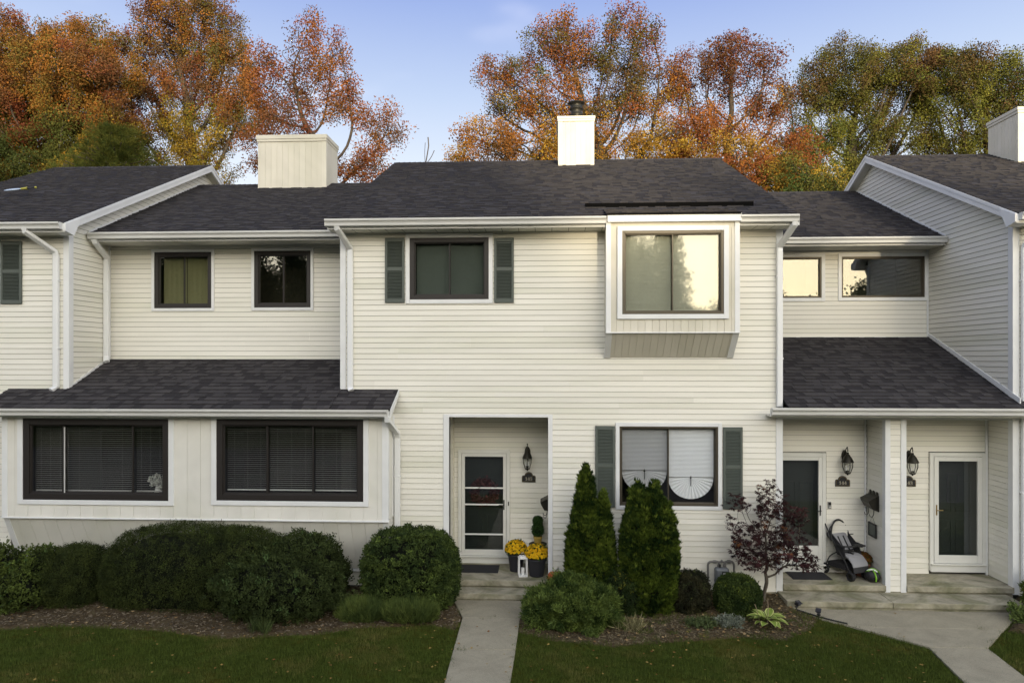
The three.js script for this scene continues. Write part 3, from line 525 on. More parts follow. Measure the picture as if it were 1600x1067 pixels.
  wpart('wall_flashing', hexa([[-9.186, 3.70, .02], [-9.168, 3.70, .02], [-9.168, 4.28, -1.2], [-9.186, 4.28, -1.2], [-9.186, 3.865, .02], [-9.168, 3.865, .02], [-9.168, 4.435, -1.2], [-9.186, 4.435, -1.2]]), M.trim, lo);
  gutter(lo, -10.4, -2.80, .70, 3.488);
  downspout(h, [[-2.80, 3.37, .76], [-2.80, 3.30, .75], [-2.76, 3.02, .16], [-2.765, 2.92, .10], [-2.765, .35, .10], [-2.765, .26, .16]], [[-2.765, 2.2, .1], [-2.765, 1.0, .1]]);
  wpart('floor_slab', box(-9.2, -3.87, 3.0, 3.1, -1.3, 0), M.back, h);
  windowIn(lo, { x0: wA[0], x1: wA[1], y0: wA[2], y1: wA[3] + .09, cw: .10, sill: .085, fw: .115, z: bz, lights: [0, .245, .765, 1], sw: .03, blind: [slats(M.blindDark, .038, -.02, .026), slats(M.blindDark, .038, .04, .028, { bottom: 0 }), slats(M.blindDark, .038, -.04, .026)], depth: 1.5 });
  wpart('weather_strip', rbox(-8.938, -8.922, 1.90, 3.13, bz - .03, bz - .012, .003), M.gutter, lo);
  windowIn(lo, { x0: wB[0], x1: wB[1], y0: wB[2], y1: wB[3] + .09, cw: .095, sill: .085, fw: .11, z: bz, lights: [0, .325, .665, 1], sw: .03, blind: [slats(M.blindDark, .038, .0, .026, { railM: M.blindWhite, bottom: .03 }), slats(M.blindDark, .038, .05, .028, { railM: M.blindWhite, bottom: .03 }), slats(M.blindDark, .038, .05, .028, { railM: M.blindWhite, bottom: .03 })], depth: 1.5 });
}

// gabled houses at both ends -----------------------------------------------------
function gableHouse(h, X, s, zmid, ymid, midRidge, zBack, far, yLow, midRidgeZ) {   // X: side wall plane, s: the way it faces
  const lo = Math.min(X, far), hi = Math.max(X, far), oh = .21, rx = X + s * oh;
  const yTop = (z) => z > -5.2 ? 9.6 - SL * (z + 5.2) : 9.6 + SL * (z + 5.2);
  const side = wpart('side_wall', (() => { const g = new THREE.Shape([[0, .05], [0, 6.8], [5.2, 9.46], [10.4, 6.8], [10.4, .05]].map((p) => new THREE.Vector2(...p))); return uvBox(new THREE.ExtrudeGeometry(g, { depth: .1, bevelEnabled: false }).rotateY(Math.PI / 2).translate(s > 0 ? X - .1 : X, 0, 0)); })(), M.back, h);
  const lim = (y) => {
    const front = Math.min(-.0, .42 - (y + .10 - 6.936) / SL), fr = y > 6.75 ? front : 0;
    let back = y < ymid ? zBack : Math.max(zmid - (y - ymid) / SL - .12, midRidgeZ - .1);
    if (y > midRidge - .06) back = -5.2 - (9.5 - y) / SL;
    return [back, Math.min(fr, 0)];
  };
  clapboards(side, { axis: 'z', at: X, s, lim, y0: yLow, y1: 9.46, seams: false });
  wpart('rear_wall', box(lo, hi, .05, 6.8, -10.55, -10.401), M.back, h);
  roofSlope(h, Math.min(rx, far), Math.max(rx, far), .42, 6.936, -5.2, { rear: 5.6, seed: s > 0 ? 21 : 22 });
  // rake boards in two steps and the boxed return at the eave
  const a = rx, b = rx + s * .022, rk = (x0, x1, d0, d1) => hexa([[x0, 6.936 - d1, .42], [x1, 6.936 - d1, .42], [x1, 9.6 - d1, -5.2], [x0, 9.6 - d1, -5.2], [x0, 6.936 - d0, .42], [x1, 6.936 - d0, .42], [x1, 9.6 - d0, -5.2], [x0, 9.6 - d0, -5.2]]);
  const rb = (x0, x1, d0, d1) => hexa([[x0, 9.6 - d1, -5.201], [x1, 9.6 - d1, -5.201], [x1, 6.936 - d1, -10.8], [x0, 6.936 - d1, -10.8], [x0, 9.6 - d0, -5.201], [x1, 9.6 - d0, -5.201], [x1, 6.936 - d0, -10.8], [x0, 6.936 - d0, -10.8]]);
  const rake = wpart('rake_board', [rk(a - s * .02, b, .005, .165), rb(a - s * .02, b, .005, .165)], M.trim, h);
  wpart('rake_moulding', [rk(b, b + s * .012, -.004, .06), rb(b, b + s * .012, -.004, .06)], M.trim, rake);
  wpart('rake_soffit', [rk(X + s * .015, a - s * .021, .14, .16), rb(X + s * .015, a - s * .021, .14, .16)], M.soffit, h);
  const sh = new THREE.Shape([[-.425, 6.93], [-.425, 6.79], [.10, 6.71], [.30, 7.0], [.30, 6.88]].map((p) => new THREE.Vector2(...p)));
  const sh2 = new THREE.Shape([[-.43, 6.92], [-.43, 6.785], [-.20, 6.735], [-.05, 7.0], [-.03, 7.10]].map((p) => new THREE.Vector2(...p)));
  wpart('eave_return', uvBox(new THREE.ExtrudeGeometry(sh2, { depth: oh + .03, bevelEnabled: false }).rotateY(Math.PI / 2).translate(s > 0 ? X + .016 : X - .016 - oh - .03, 0, 0)), M.trim, h);
  dripEdge(h, Math.min(rx, far), Math.max(rx, far), .42, 6.936);
  wpart('soffit', box(lo, hi, 6.765, 6.79, .016, .408), M.soffit, h);
  const gx = rx - s * .02; gutter(h, Math.min(gx, far), Math.max(gx, far), .42, 6.935);
  const cb = s > 0 ? [X - .085, X + .03] : [X - .03, X + .085];
  wpart('corner_board', rbox(cb[0], cb[1], s > 0 ? 3.7 : .15, 6.79, -.10, .03, .004), M.trim, h);
  return side;
}
{
  gableHouse(H1, -9.2, 1, -.56, 6.86, 8.98, -1.21, -13.35, 3.62, -4.95);
  const w = wallBody('front_wall', H1, -13.2, -9.2, .05, 6.8, 0, [[-11.9, -10.62, 5.5, 6.62]]);
  clapboards(w, { at: 0, a: -13.2, b: -9.29, y0: .13, y1: 6.79, holes: [[-11.93, -10.60, 5.48, 6.68], [-10.35, -9, .2, 3.66]] });
  windowIn(H1, { x0: -11.98, x1: -10.55, y0: 5.43, y1: 6.74, cw: .075, fw: .08, z: 0, blind: [slats(M.blindGreen, .024, 1.2, .027, { cords: false })] });
  shutter(H1, -10.535, -10.112, 5.458, 6.675, .016);
  downspout(H1, [[-9.70, 6.83, .48], [-9.70, 6.77, .47], [-9.42, 6.45, .07], [-9.405, 6.37, .06], [-9.405, 3.86, .06], [-9.45, 3.80, .14]], [[-9.405, 5.9, .05], [-9.405, 4.6, .05]]);
  wpart('side_wall', box(-13.2, -13.1, .05, 6.8, -10.4, -.141), M.back, H1);
}
{
  gableHouse(H5, 8.44, -1, -2.05, 6.9, 8.92, -2.73, 14.2, .29, -6.25);
  const w = wallBody('front_wall', H5, 8.44, 14.2, .05, 6.8, 0);
  clapboards(w, { at: 0, a: 8.53, b: 14.2, y0: .13, y1: 6.79 });
  downspout(H5, [[8.62, 6.83, .47], [8.62, 6.77, .46], [8.585, 6.4, .08], [8.585, 6.3, .075], [8.585, .35, .075]], [[8.585, 5.8, .07], [8.585, 2.0, .07]], .10, .07);
  wpart('side_wall', box(14.1, 14.2, .05, 6.8, -10.4, -.141), M.back, H5);
  const ch = sub('chimney', H5), x0 = 11.27, z0 = -4.1, z1 = -5.2;
  wpart('chase', box(x0, x0 + 1.3, 8.7, 10.28, z1, z0), M.cream[0], ch);
  vboards(ch, 'chimney_board', -z0 + .02, -z1, .127, (u, v) => [x0, 9.1 + v * 1.18, -u], [-1, 0, 0], M.cream, [], .008);
  vboards(ch, 'chimney_board', x0 + .1, x0 + 1.3, .127, (u, v) => [u, 9.1 + v * 1.18, z0], [0, 0, 1], M.cream, [], .008);
  wpart('corner_trim', rbox(x0 - .014, x0 + .10, 9.1, 10.28, z0 - .03, z0 + .014, .004), M.cream[2], ch);
  wpart('cap', [rbox(x0 - .03, x0 + 1.33, 10.26, 10.33, z1 - .02, z0 + .03, .005), rbox(x0 - .045, x0 + 1.345, 10.325, 10.40, z1 - .03, z0 + .042, .005)], M.cream[1], ch);
}
// right set back house with the double porch ----------------------------------------
{
  const h = H4, z = -2.74, oA = [4.45, 6.20, 5.675, 6.735], oB = [6.485, 8.425, 5.68, 6.735], ins = (o, k) => [o[0] + k, o[1] - k, o[2] + k, o[3] - k];
  const wall = wallBody('front_wall', h, 4.34, 8.43, 4.3, 6.9, z, [ins(oA, .07), ins(oB, .07)]);
  clapboards(wall, { at: z, a: 4.34, b: 8.40, y0: 4.87, y1: 6.82, holes: [ins(oA, .02), ins(oB, .02)] });
  wpart('corner_strip', rbox(8.395, 8.425, 4.8, 6.82, z + .014, z + .045, .004), M.trim, h);
  wpart('wall_base_trim', rbox(4.34, 8.42, 4.845, 4.885, z + .002, z + .022, .004), M.trim, h);
  for (const [o, lt] of [[oA, [0, 1]], [oB, [0, 1]]]) windowIn(h, { x0: o[0], x1: o[1], y0: o[2], y1: o[3], cw: .075, fw: .035, z, fm: M.bronze2, sm: M.bronze2, sw: .018, lights: lt, glass: M.glass3, blind: [], depth: 1.4, room: M.blindGrey });
  wpart('rear_wall', box(4.34, 8.43, .05, 6.8, -10.6, -10.46), M.back, h);
  roofSlope(h, 4.34, 8.43, -2.05, 6.965, -6.25, { rear: 4.2, seed: 6 });
  dripEdge(h, 4.34, 8.42, -2.05, 6.965); wpart('soffit', box(4.34, 8.42, 6.80, 6.825, z + .02, -2.062), M.soffit, h);
  wpart('wall_flashing', hexa([[8.408, 6.88, -2.05], [8.424, 6.88, -2.05], [8.424, 8.87, -6.25], [8.408, 8.87, -6.25], [8.408, 7.01, -2.05], [8.424, 7.01, -2.05], [8.424, 9.0, -6.25], [8.408, 9.0, -6.25]]), M.trim, h);
  gutter(h, 4.35, 8.40, -2.05, 6.96);
  // porch roof
  const po = h, zE = .32;
  roofSlope(po, 4.345, 8.42, zE, 3.535, z + .012, { slope: .44, seed: 15, singles: 285 });
  for (const [x0, x1] of [[8.42, 9.0]]) roofSlope(po, x0, x1, zE, 3.535, .03, { slope: .44, seed: 16 });
  dripEdge(po, 4.03, 9.0, zE, 3.535); wpart('soffit', box(4.04, 9.0, 3.355, 3.375, .016, zE - .012), M.soffit, po);
  gutter(po, 4.03, 9.0, zE, 3.52);
  wpart('wall_flashing', hexa([[8.405, 3.60, zE - .1], [8.425, 3.60, zE - .1], [8.425, 4.90, z + .03], [8.405, 4.90, z + .03], [8.405, 3.70, zE - .1], [8.425, 3.70, zE - .1], [8.425, 4.975, z + .03], [8.405, 4.975, z + .03]]), M.trim, po);
  wpart('porch_ceiling', box(4.34, 8.43, 3.31, 3.345, -.86, -.0), M.soffit, po);
  wpart('beam', rbox(4.345, 8.425, 3.29, 3.352, -.06, .014, .004), M.trim, po);
  const bz = -.72;
  const back = wallBody('porch_wall', po, 4.34, 8.43, .2, 3.4, bz, [[4.44, 5.36, .46, 2.52], [7.42, 8.36, .46, 2.54]]);
  clapboards(back, { at: bz, a: 4.34, b: 6.17, y0: .285, y1: 3.31, holes: [[4.3, 5.42, .2, 2.60]] });
  clapboards(back, { at: bz, a: 6.55, b: 8.40, y0: .285, y1: 3.31, holes: [[7.34, 8.40, .2, 2.62]] });
  wpart('corner_strip', rbox(6.13, 6.16, .28, 3.3, bz + .014, bz + .045, .004), M.trim, po); wpart('corner_strip', rbox(8.38, 8.42, .28, 3.3, bz + .014, bz + .045, .004), M.trim, po);
  stormDoor(h, { x0: 4.49, x1: 5.325, y0: .455, y1: 2.51, z: bz, hx: 5.285, side: 1, kick: .34, st: .07, label: 'white storm door with a full dark pane behind the maroon maple' });
  const d2 = stormDoor(h, { x0: 7.42, x1: 8.31, y0: .50, y1: 2.53, z: bz, hx: 7.46, side: -1, hm: M.brass, kick: .15, st: .085 });
  wpart('door_light', frame(7.74, 7.96, 1.62, 2.2, .02, bz - .10, bz - .088), M.pot, d2);
  // dividing pier
  const pier = po;
  const pb = wpart('pier_core', box(6.19, 6.53, .16, 3.31, bz + .001, .0), M.back, pier);
  clapboards(pb, { at: 0, a: 6.26, b: 6.455, y0: .17, y1: 3.29, seams: false });
  clapboards(pb, { axis: 'z', at: 6.19, s: -1, a: bz, b: -.08, y0: .285, y1: 3.31, seams: false });
  clapboards(pb, { axis: 'z', at: 6.53, s: 1, a: bz, b: -.08, y0: .285, y1: 3.31, seams: false });
  wpart('corner_board', rbox(6.172, 6.265, .155, 3.30, -.09, .026, .004), M.trim, pier); wpart('corner_board', rbox(6.452, 6.548, .155, 3.30, -.09, .026, .004), M.trim, pier);
}

// ---------------------------------------------------------------- ground, paths, steps
structure('ground', new THREE.PlaneGeometry(900, 900).rotateX(-Math.PI / 2).translate(0, -.14, 0), M.ground);
structure('parking_lot', box(-60, 60, -.12, -.10, 7.5, 22), M.asphalt);
const WALK_L = [[[-1.67, .40], [-.15, .40], [-.43, 1.23], [-1.40, 1.23]], [[-1.40, 1.243], [-.43, 1.243], [-.45, 2.48], [-1.385, 2.48]], [[-1.385, 2.493], [-.45, 2.493], [-.48, 3.72], [-1.36, 3.72]], [[-1.36, 3.726], [-.48, 3.726], [-.50, 5.2], [-1.34, 5.2]]];
const WALK_R = [[[4.36, .555], [8.2, .555], [7.42, 1.32], [5.05, 1.32], [4.62, .97]], [[5.05, 1.333], [7.41, 1.333], [6.69, 2.07], [5.82, 2.07]], [[5.82, 2.083], [6.69, 2.083], [6.57, 3.3], [5.66, 3.3]], [[5.66, 3.306], [6.57, 3.306], [6.5, 5.2], [5.58, 5.2]]];
function slabPath(list, label) {
  const o = new THREE.Group(); o.name = numbered('path'); o.userData = { kind: 'structure', label }; scene.add(o);
  list.forEach((p, i) => {
    const s = new THREE.Shape(p.map(([x, z]) => new THREE.Vector2(x, -z)));
    part('slab', uvBox(new THREE.ExtrudeGeometry(s, { depth: .1, bevelEnabled: true, bevelThickness: .006, bevelSize: .004, bevelOffset: -.004, bevelSegments: 1 }).rotateX(-Math.PI / 2).translate(0, -.088 + (i % 2) * .002, 0)), M.concrete, o);
  });
}
slabPath(WALK_L, 'grey concrete path that leads straight to the middle entry'); slabPath(WALK_R, 'grey concrete path that widens towards the double porch');
function stepBlock(name, label, blocks) {
  const o = new THREE.Group(); o.name = numbered(name); o.userData = { kind: 'structure', label }; scene.add(o);
  for (const [n, b, m] of blocks) {
    let g;
    if (m) g = box(...b);
    else {   // worn edges: a subdivided slab with slightly ragged nose
      g = new RoundedBoxGeometry(b[1] - b[0], b[3] - b[2], b[5] - b[4], 2, .012).translate((b[0] + b[1]) / 2, (b[2] + b[3]) / 2, (b[4] + b[5]) / 2); g = uvBox(g);
    }
    part(n, g, m || M.step, o);
  }
}
stepBlock('entry_steps', 'two worn concrete steps at the middle entry', [['landing', [-1.84, .08, .165, .275, -1.06, .07]], ['riser', [-1.80, .05, .0, .166, -1.0, .03], M.step], ['tread', [-1.86, -.02, .035, .14, -.02, .40]], ['footing', [-1.84, -.04, -.05, .036, 0, .375], M.step]]);
stepBlock('porch_steps', 'long cracked concrete step below the double porch', [['landing', [4.345, 6.18, .175, .285, -.73, .05]], ['landing', [6.55, 8.43, .175, .285, -.73, .05]], ['riser', [4.36, 8.42, .0, .176, -.7, .015], M.step], ['tread', [4.24, 6.055, .045, .15, -.05, .54]], ['tread', [6.06, 8.30, .045, .15, -.05, .545]], ['footing', [4.27, 8.25, -.05, .046, 0, .515], M.step]]);

const BED_L = [[-16, 2.6], [-12, 2.3], [-8.8, 2.1], [-7.9, 1.9], [-6.2, 2.0], [-5.05, 2.25], [-3.6, 2.0], [-3.0, 1.7], [-1.85, 1.55], [-1.47, 1.72], [-1.41, 1.25], [-1.66, .40], [-1.75, -.2], [-16, -.2]];
const BED_R = [[-.43, 1.25], [-.44, 1.75], [.08, 2.06], [1.05, 2.25], [2.08, 1.98], [3.0, 1.80], [3.77, 1.88], [4.3, 1.42], [4.6, .98], [4.34, .55], [4.3, -.2], [.0, -.2], [-.15, .40]];
const BED_E = [[7.45, 1.35], [8.1, .65], [8.3, .5], [8.45, -.2], [13, -.2], [13, 1.9], [8.6, 1.8]];
function inside(poly, x, z) { let c = false; for (let i = 0, j = poly.length - 1; i < poly.length; j = i++) { const [xi, zi] = poly[i], [xj, zj] = poly[j]; if ((zi > z) !== (zj > z) && x < (xj - xi) * (z - zi) / (zj - zi) + xi) c = !c; } return c; }
function edgeDist(poly, x, z) { let d = 9; for (let i = 0, j = poly.length - 1; i < poly.length; j = i++) { const [x0, z0] = poly[i], [x1, z1] = poly[j], dx = x1 - x0, dz = z1 - z0, t = Math.max(0, Math.min(1, ((x - x0) * dx + (z - z0) * dz) / (dx * dx + dz * dz))); d = Math.min(d, Math.hypot(x - x0 - t * dx, z - z0 - t * dz)); } return d; }
const bedH = (poly, x, z) => { const d = edgeDist(poly, x, z), n = NZ.noise(x * 2.1, z * 2.1, 3) * .02 + NZ.noise(x * 9, z * 9, 7) * .012 + NZ.noise(x * 28, z * 28, 5) * .006; return inside(poly, x, z) ? Math.min(1, d / .12) * (.028 + n + .075 * Math.max(0, Math.min(1, (1.5 - z) / 1.5))) + .004 : -.02 - Math.min(.08, d * .4); };
function bed(poly, label) {
  const xs = poly.map((p) => p[0]), zs = poly.map((p) => p[1]), x0 = Math.min(...xs) - .1, x1 = Math.max(...xs) + .1, z0 = Math.min(...zs), z1 = Math.max(...zs) + .1, q = .035;
  const nx = Math.ceil((x1 - x0) / q), nz = Math.ceil((z1 - z0) / q), g = new THREE.PlaneGeometry(x1 - x0, z1 - z0, nx, nz).rotateX(-Math.PI / 2).translate((x0 + x1) / 2, 0, (z0 + z1) / 2), p = g.attributes.position, uv = g.attributes.uv;
  for (let i = 0; i < p.count; i++) { p.setY(i, bedH(poly, p.getX(i), p.getZ(i))); uv.setXY(i, p.getX(i), p.getZ(i)); }
  g.computeVertexNormals();
  const o = structure('planting_bed', g, M.soil, label); return o;
}
bed(BED_L, 'dark mulch bed along the left houses'); bed(BED_R, 'brown mulch bed in front of the middle house'); bed(BED_E, 'mulch bed at the right edge');
const lawnSheet = (() => { const g = new THREE.PlaneGeometry(60, 7.7, 200, 40).rotateX(-Math.PI / 2).translate(0, 0, 3.65), p = g.attributes.position, uv = g.attributes.uv; for (let i = 0; i < p.count; i++) { p.setY(i, NZ.noise(p.getX(i) * .6, p.getZ(i) * .6, 1) * .012 - .012); uv.setXY(i, p.getX(i), p.getZ(i)); } g.computeVertexNormals(); return g; })();
structure('lawn', lawnSheet, M.lawn, 'dim green lawn in front of the houses');
const inWalk = (x, z) => [...WALK_L, ...WALK_R].some((p) => inside(p, x, z));

// ---------------------------------------------------------------- things on the porches and walls
const font = await new FontLoader().loadAsync('fonts/droid/droid_serif_bold.typeface.json');
function lantern(label, x, y, z) {          // y: top of the scroll; hangs on a wall at z facing +z
  const o = thing('wall_lantern', label, 'lantern', [x, y - .24, z], 0, undefined), d = .16; o.scale.setScalar(.92);
  part('back_plate', [new THREE.SphereGeometry(.075, 16, 10).scale(.85, 1.75, .25).translate(0, .10, .014)], M.iron, o);
  part('arm', [tube([[0, .02, .02], [0, .14, .05], [0, .26, .09], [0, .285, d - .02], [0, .24, d + .015], [0, .215, d]], .011, 20, 7), new THREE.SphereGeometry(.017, 8, 6).translate(0, .295, d - .015)], M.iron, o);
  const pr = (a) => a.map((p) => new THREE.Vector2(...p));
  part('cap', [new THREE.LatheGeometry(pr([[0, .20], [.03, .19], [.022, .165], [.05, .14], [.055, .12], [.075, .10], [.115, .015], [.12, 0], [.118, -.012], [.09, -.018], [0, -.015]]), 6).translate(0, 0, d)], M.iron, o);
  const g = []; for (let k = 0; k < 6; k++) { const a = k / 6 * Math.PI * 2; g.push(bar([Math.sin(a) * .098, -.012, d + Math.cos(a) * .098], [Math.sin(a) * .10, -.10, d + Math.cos(a) * .10], .005, 5), bar([Math.sin(a) * .10, -.10, d + Math.cos(a) * .10], [Math.sin(a) * .055, -.235, d + Math.cos(a) * .055], .005, 5)); }
  g.push(new THREE.CylinderGeometry(.062, .05, .02, 6).translate(0, -.238, d), new THREE.SphereGeometry(.02, 8, 6).translate(0, -.258, d)); part('cage', g, M.iron, o);
  part('shade', new THREE.LatheGeometry(pr([[.096, -.015], [.098, -.10], [.054, -.23]]), 6).translate(0, 0, d), M.glass, o);
  part('candles', [[-.03, 0], [.03, .01], [0, -.03]].flatMap(([a, b]) => [new THREE.CylinderGeometry(.010, .010, .075, 8).translate(a, -.15, d + b), new THREE.SphereGeometry(.013, 8, 6).scale(1, 1.6, 1).translate(a, -.095, d + b)]), M.white, o);
  part('stem', new THREE.CylinderGeometry(.045, .02, .03, 10).translate(0, -.195, d), M.iron, o);
  return o;
}
lantern('ornate black wall lantern beside the middle door, above plaque 145', -.36, 2.66, -1.04);
lantern('ornate black wall lantern above plaque 144, left of the siding pier', 5.755, 2.675, -.708);
lantern('ornate black wall lantern above plaque 143, partly behind the siding pier', 6.96, 2.675, -.708);
function plaque(num, label, x, y, z) {
  const o = thing('house_number_plaque', label, 'number plaque', [x, y, z], 0), w = .135, h = .075;
  const S = (k) => { const s = new THREE.Shape(); s.moveTo(-w - k, -h - k); s.lineTo(w + k, -h - k); s.lineTo(w + k, h * .35 + k); s.absarc(w - .028, h * .35 + .0, .028 + k, .0, Math.PI / 2); s.lineTo(.085 + k, h * .35 + .028 + k); s.absarc(0, h * .35 + .012, .085 + k, .18, Math.PI - .18); s.lineTo(-w + .028, h * .35 + .028 + k); s.absarc(-w + .028, h * .35, .028 + k, Math.PI / 2, Math.PI); s.lineTo(-w - k, -h - k); return s; };
  part('plate', new THREE.ExtrudeGeometry(S(0), { depth: .012, bevelEnabled: true, bevelSize: .003, bevelThickness: .003, bevelSegments: 1, curveSegments: 8 }), M.black, o);
  const rim = S(-.008); rim.holes.push(new THREE.Path(S(-.013).getPoints(8))); part('rim', new THREE.ExtrudeGeometry(rim, { depth: .003, bevelEnabled: false, curveSegments: 8 }).translate(0, 0, .015), M.brass, o);
  const t = new TextGeometry(num, { font, size: .064, depth: .006, curveSegments: 4, bevelEnabled: false }); t.computeBoundingBox(); t.translate(-(t.boundingBox.max.x + t.boundingBox.min.x) / 2, -.040, .014);
  part('number', t, std({ color: C(.34, .31, .24), roughness: .5 }), o); return o;
}
plaque('145', 'arched black plaque reading 145 beside the middle door', -.335, 1.99, -1.03);
plaque('144', 'arched black plaque reading 144 on the left porch wall', 5.72, 2.02, -.702);
plaque('143', 'arched black plaque reading 143, mostly behind the siding pier', 6.955, 2.03, -.702);
{
  const o = thing('doorbell', 'small silver and black doorbell right of the door of 144', 'doorbell', [5.475, 1.58, -.705]);
  part('body', rbox(-.032, .032, -.07, .07, 0, .022, .008), M.steel, o); part('camera_face', rbox(-.024, .024, .005, .062, .018, .026, .006), M.black, o); part('button', new THREE.CylinderGeometry(.014, .014, .008, 14).rotateX(Math.PI / 2).translate(0, -.035, .024), M.white, o);
}
// mailboxes hang on the side walls of the recesses, facing -x
function mailbox(label, x, y, z, ornate) {
  const o = thing('mailbox', label, 'mailbox', [x, y, z], 0);
  const s = new THREE.Shape([[0, -.10], [-.10, -.09], [-.165, .02], [-.17, .05], [-.10, .10], [0, .13]].map((p) => new THREE.Vector2(...p)));
  part('box', new THREE.ExtrudeGeometry(s, { depth: .34, bevelEnabled: true, bevelSize: .006, bevelThickness: .006, bevelSegments: 1 }).translate(0, 0, -.17), M.iron, o);
  part('lid', hexa([[-.178, .045, -.185], [-.178, .045, .185], [.0, .14, .185], [.0, .14, -.185], [-.180, .058, -.185], [-.180, .058, .185], [.0, .153, .185], [.0, .153, -.185]].map((p) => p)), M.iron, o);
  part('back_plate', ornate ? [rbox(-.014, .0, -.14, .16, -.20, .20, .004), ...[-.13, 0, .13].map((q) => new THREE.SphereGeometry(.055, 10, 8).scale(.2, 1, 1).translate(-.007, .17, q))] : rbox(-.014, .0, -.12, .15, -.18, .18, .004), M.iron, o);
  for (const q of [-.1, .1]) part('newspaper_hook', tube([[-.05, -.10, q], [-.055, -.20, q], [-.08, -.25, q], [-.12, -.24, q], [-.13, -.20, q]], .006, 14, 6), M.iron, o);
  return o;
}
mailbox('black mailbox in the middle entry, half hidden by white trim', .085, 1.60, -.46, false);
mailbox('ornate dark mailbox with newspaper hooks on the wall above the stroller', 6.172, 1.70, -.40, true);
{
  const o = thing('hanging_sign', 'small dark framed sign hanging below the ornate mailbox', 'sign', [6.165, 1.18, -.42]);
  part('frame', [rbox(-.028, -.004, -.13, -.10, -.15, .15, .004), rbox(-.028, -.004, .10, .13, -.15, .15, .004), rbox(-.027, -.005, -.10, .10, -.15, -.12, .004), rbox(-.027, -.005, -.10, .10, .12, .15, .004)], M.black, o);
  part('board', box(-.02, -.012, -.10, .10, -.12, .12), M.shutter, o);
  part('hanger', [bar([-.015, .125, -.11], [-.015, .25, 0], .003, 5), bar([-.015, .125, .11], [-.015, .25, 0], .003, 5)], M.iron, o);
}
// door mats
for (const [x0, x1, z0, z1, y, label] of [[-1.70, -.91, -.86, -.36, .276, 'black ribbed doormat in front of the middle door'], [4.62, 5.34, -.70, -.22, .286, 'black ribbed doormat in front of the door of 144']]) {
  const o = thing('doormat', label, 'doormat', [(x0 + x1) / 2, y, (z0 + z1) / 2]), w = (x1 - x0) / 2, d = (z1 - z0) / 2;
  part('pad', rbox(-w, w, 0, .010, -d, d, .004), M.mat, o); const g = []; for (let z = -d + .03; z < d - .02; z += .022) g.push(box(-w + .03, w - .03, .010, .016, z - .006, z + .006)); part('ribs', g, M.mat, o, 'stuff');
}
// gas meter -----------------------------------------------------------------
{
  const o = thing('gas_meter', 'grey gas meter with arched pipes against the cream siding', 'gas meter', [3.20, .10, .13]);
  part('pipe', [tube([[-.235, -.08, 0], [-.235, .42, 0], [-.235, .545, 0], [-.20, .595, 0], [-.11, .605, .01], [-.05, .60, .02], [-.045, .54, .03]], .020, 30, 9), new THREE.CylinderGeometry(.030, .030, .05, 10).translate(-.045, .53, .03), new THREE.CylinderGeometry(.028, .028, .05, 8).rotateZ(Math.PI / 2).translate(-.12, .604, .01)], M.pipe, o);
  part('pipe', [tube([[.235, -.08, -.01], [.235, .42, -.01], [.235, .545, -.01], [.20, .60, -.01], [.12, .605, .0], [.06, .60, .02], [.055, .54, .03]], .020, 30, 9), new THREE.CylinderGeometry(.030, .030, .05, 10).translate(.055, .53, .03), new THREE.CylinderGeometry(.03, .03, .06, 8).rotateZ(Math.PI / 2).translate(.14, .606, 0)], M.pipe, o);
  part('cross_pipe', [bar([-.06, .60, .015], [.07, .60, .015], .016), bar([0, .60, .015], [.01, .635, .015], .02)], M.pipe, o);
  part('meter_body', [new RoundedBoxGeometry(.25, .25, .16, 3, .05).translate(0, .39, .05), new THREE.SphereGeometry(.125, 18, 12).scale(1, 1.25, .62).translate(-.01, .27, .045)], M.meter, o);
  part('regulator', [new THREE.CylinderGeometry(.05, .06, .06, 14).rotateX(Math.PI / 2).translate(-.07, .18, .07), new THREE.CylinderGeometry(.018, .018, .10, 10).translate(-.035, .52, .06)], M.black, o);
  part('dial', [rbox(-.015, .105, .34, .46, .120, .145, .004)], M.black, o); part('dial_face', box(.005, .085, .36, .44, .1455, .149), M.blindWhite, o);
}
// planters ------------------------------------------------------------------
const pr2 = (a) => a.map((p) => new THREE.Vector2(...p));
const potShape = (r, h, rim = .03) => new THREE.LatheGeometry(pr2([[0, 0], [r * .72, 0], [r * .735, .01], [r * .95, h - rim * 1.6], [r * 1.04, h - rim * 1.5], [r * 1.06, h], [r * .96, h], [r * .93, h - .03], [0, h - .03]]), 32);
function leafCluster(n, R, L, W, seed, { up = 0, flat = 0, fold = .25, dirOut = 0, vary = .56 } = {}) {
  const r = rng(seed), p = [], c = [], q = new THREE.Quaternion(), a = V(0, 0, 0), b = V(0, 0, 0), d = V(0, 0, 0), w = V(0, 0, 0), m = V(0, 0, 0);
  for (let i = 0; i < n; i++) {
    do a.set(r() * 2 - 1, r() * 2 - 1, r() * 2 - 1); while (a.lengthSq() > 1);
    d.set(r() * 2 - 1, (r() * 2 - 1) * (1 - flat) + up, r() * 2 - 1).addScaledVector(a, dirOut).normalize();
    w.set(r() * 2 - 1, r() * 2 - 1, r() * 2 - 1).cross(d).normalize(); m.copy(w).cross(d);
    const l = L * (.7 + .6 * r()), k = W * (.7 + .6 * r()), s = 1 - vary / 2 + vary * r();
    a.multiplyScalar(R);
    const t = a.clone().addScaledVector(d, l), mid = a.clone().addScaledVector(d, l * .45), e1 = mid.clone().addScaledVector(w, k / 2).addScaledVector(m, fold * k), e2 = mid.clone().addScaledVector(w, -k / 2).addScaledVector(m, fold * k);
    for (const v of [a, e1, t, a, t, e2]) { p.push(v.x, v.y, v.z); c.push(s, s, s); }
  }
  const g = new THREE.BufferGeometry(); g.setAttribute('position', new THREE.BufferAttribute(new Float32Array(p), 3)); g.setAttribute('color', new THREE.BufferAttribute(new Float32Array(c), 3)); g.computeVertexNormals(); return g;
}
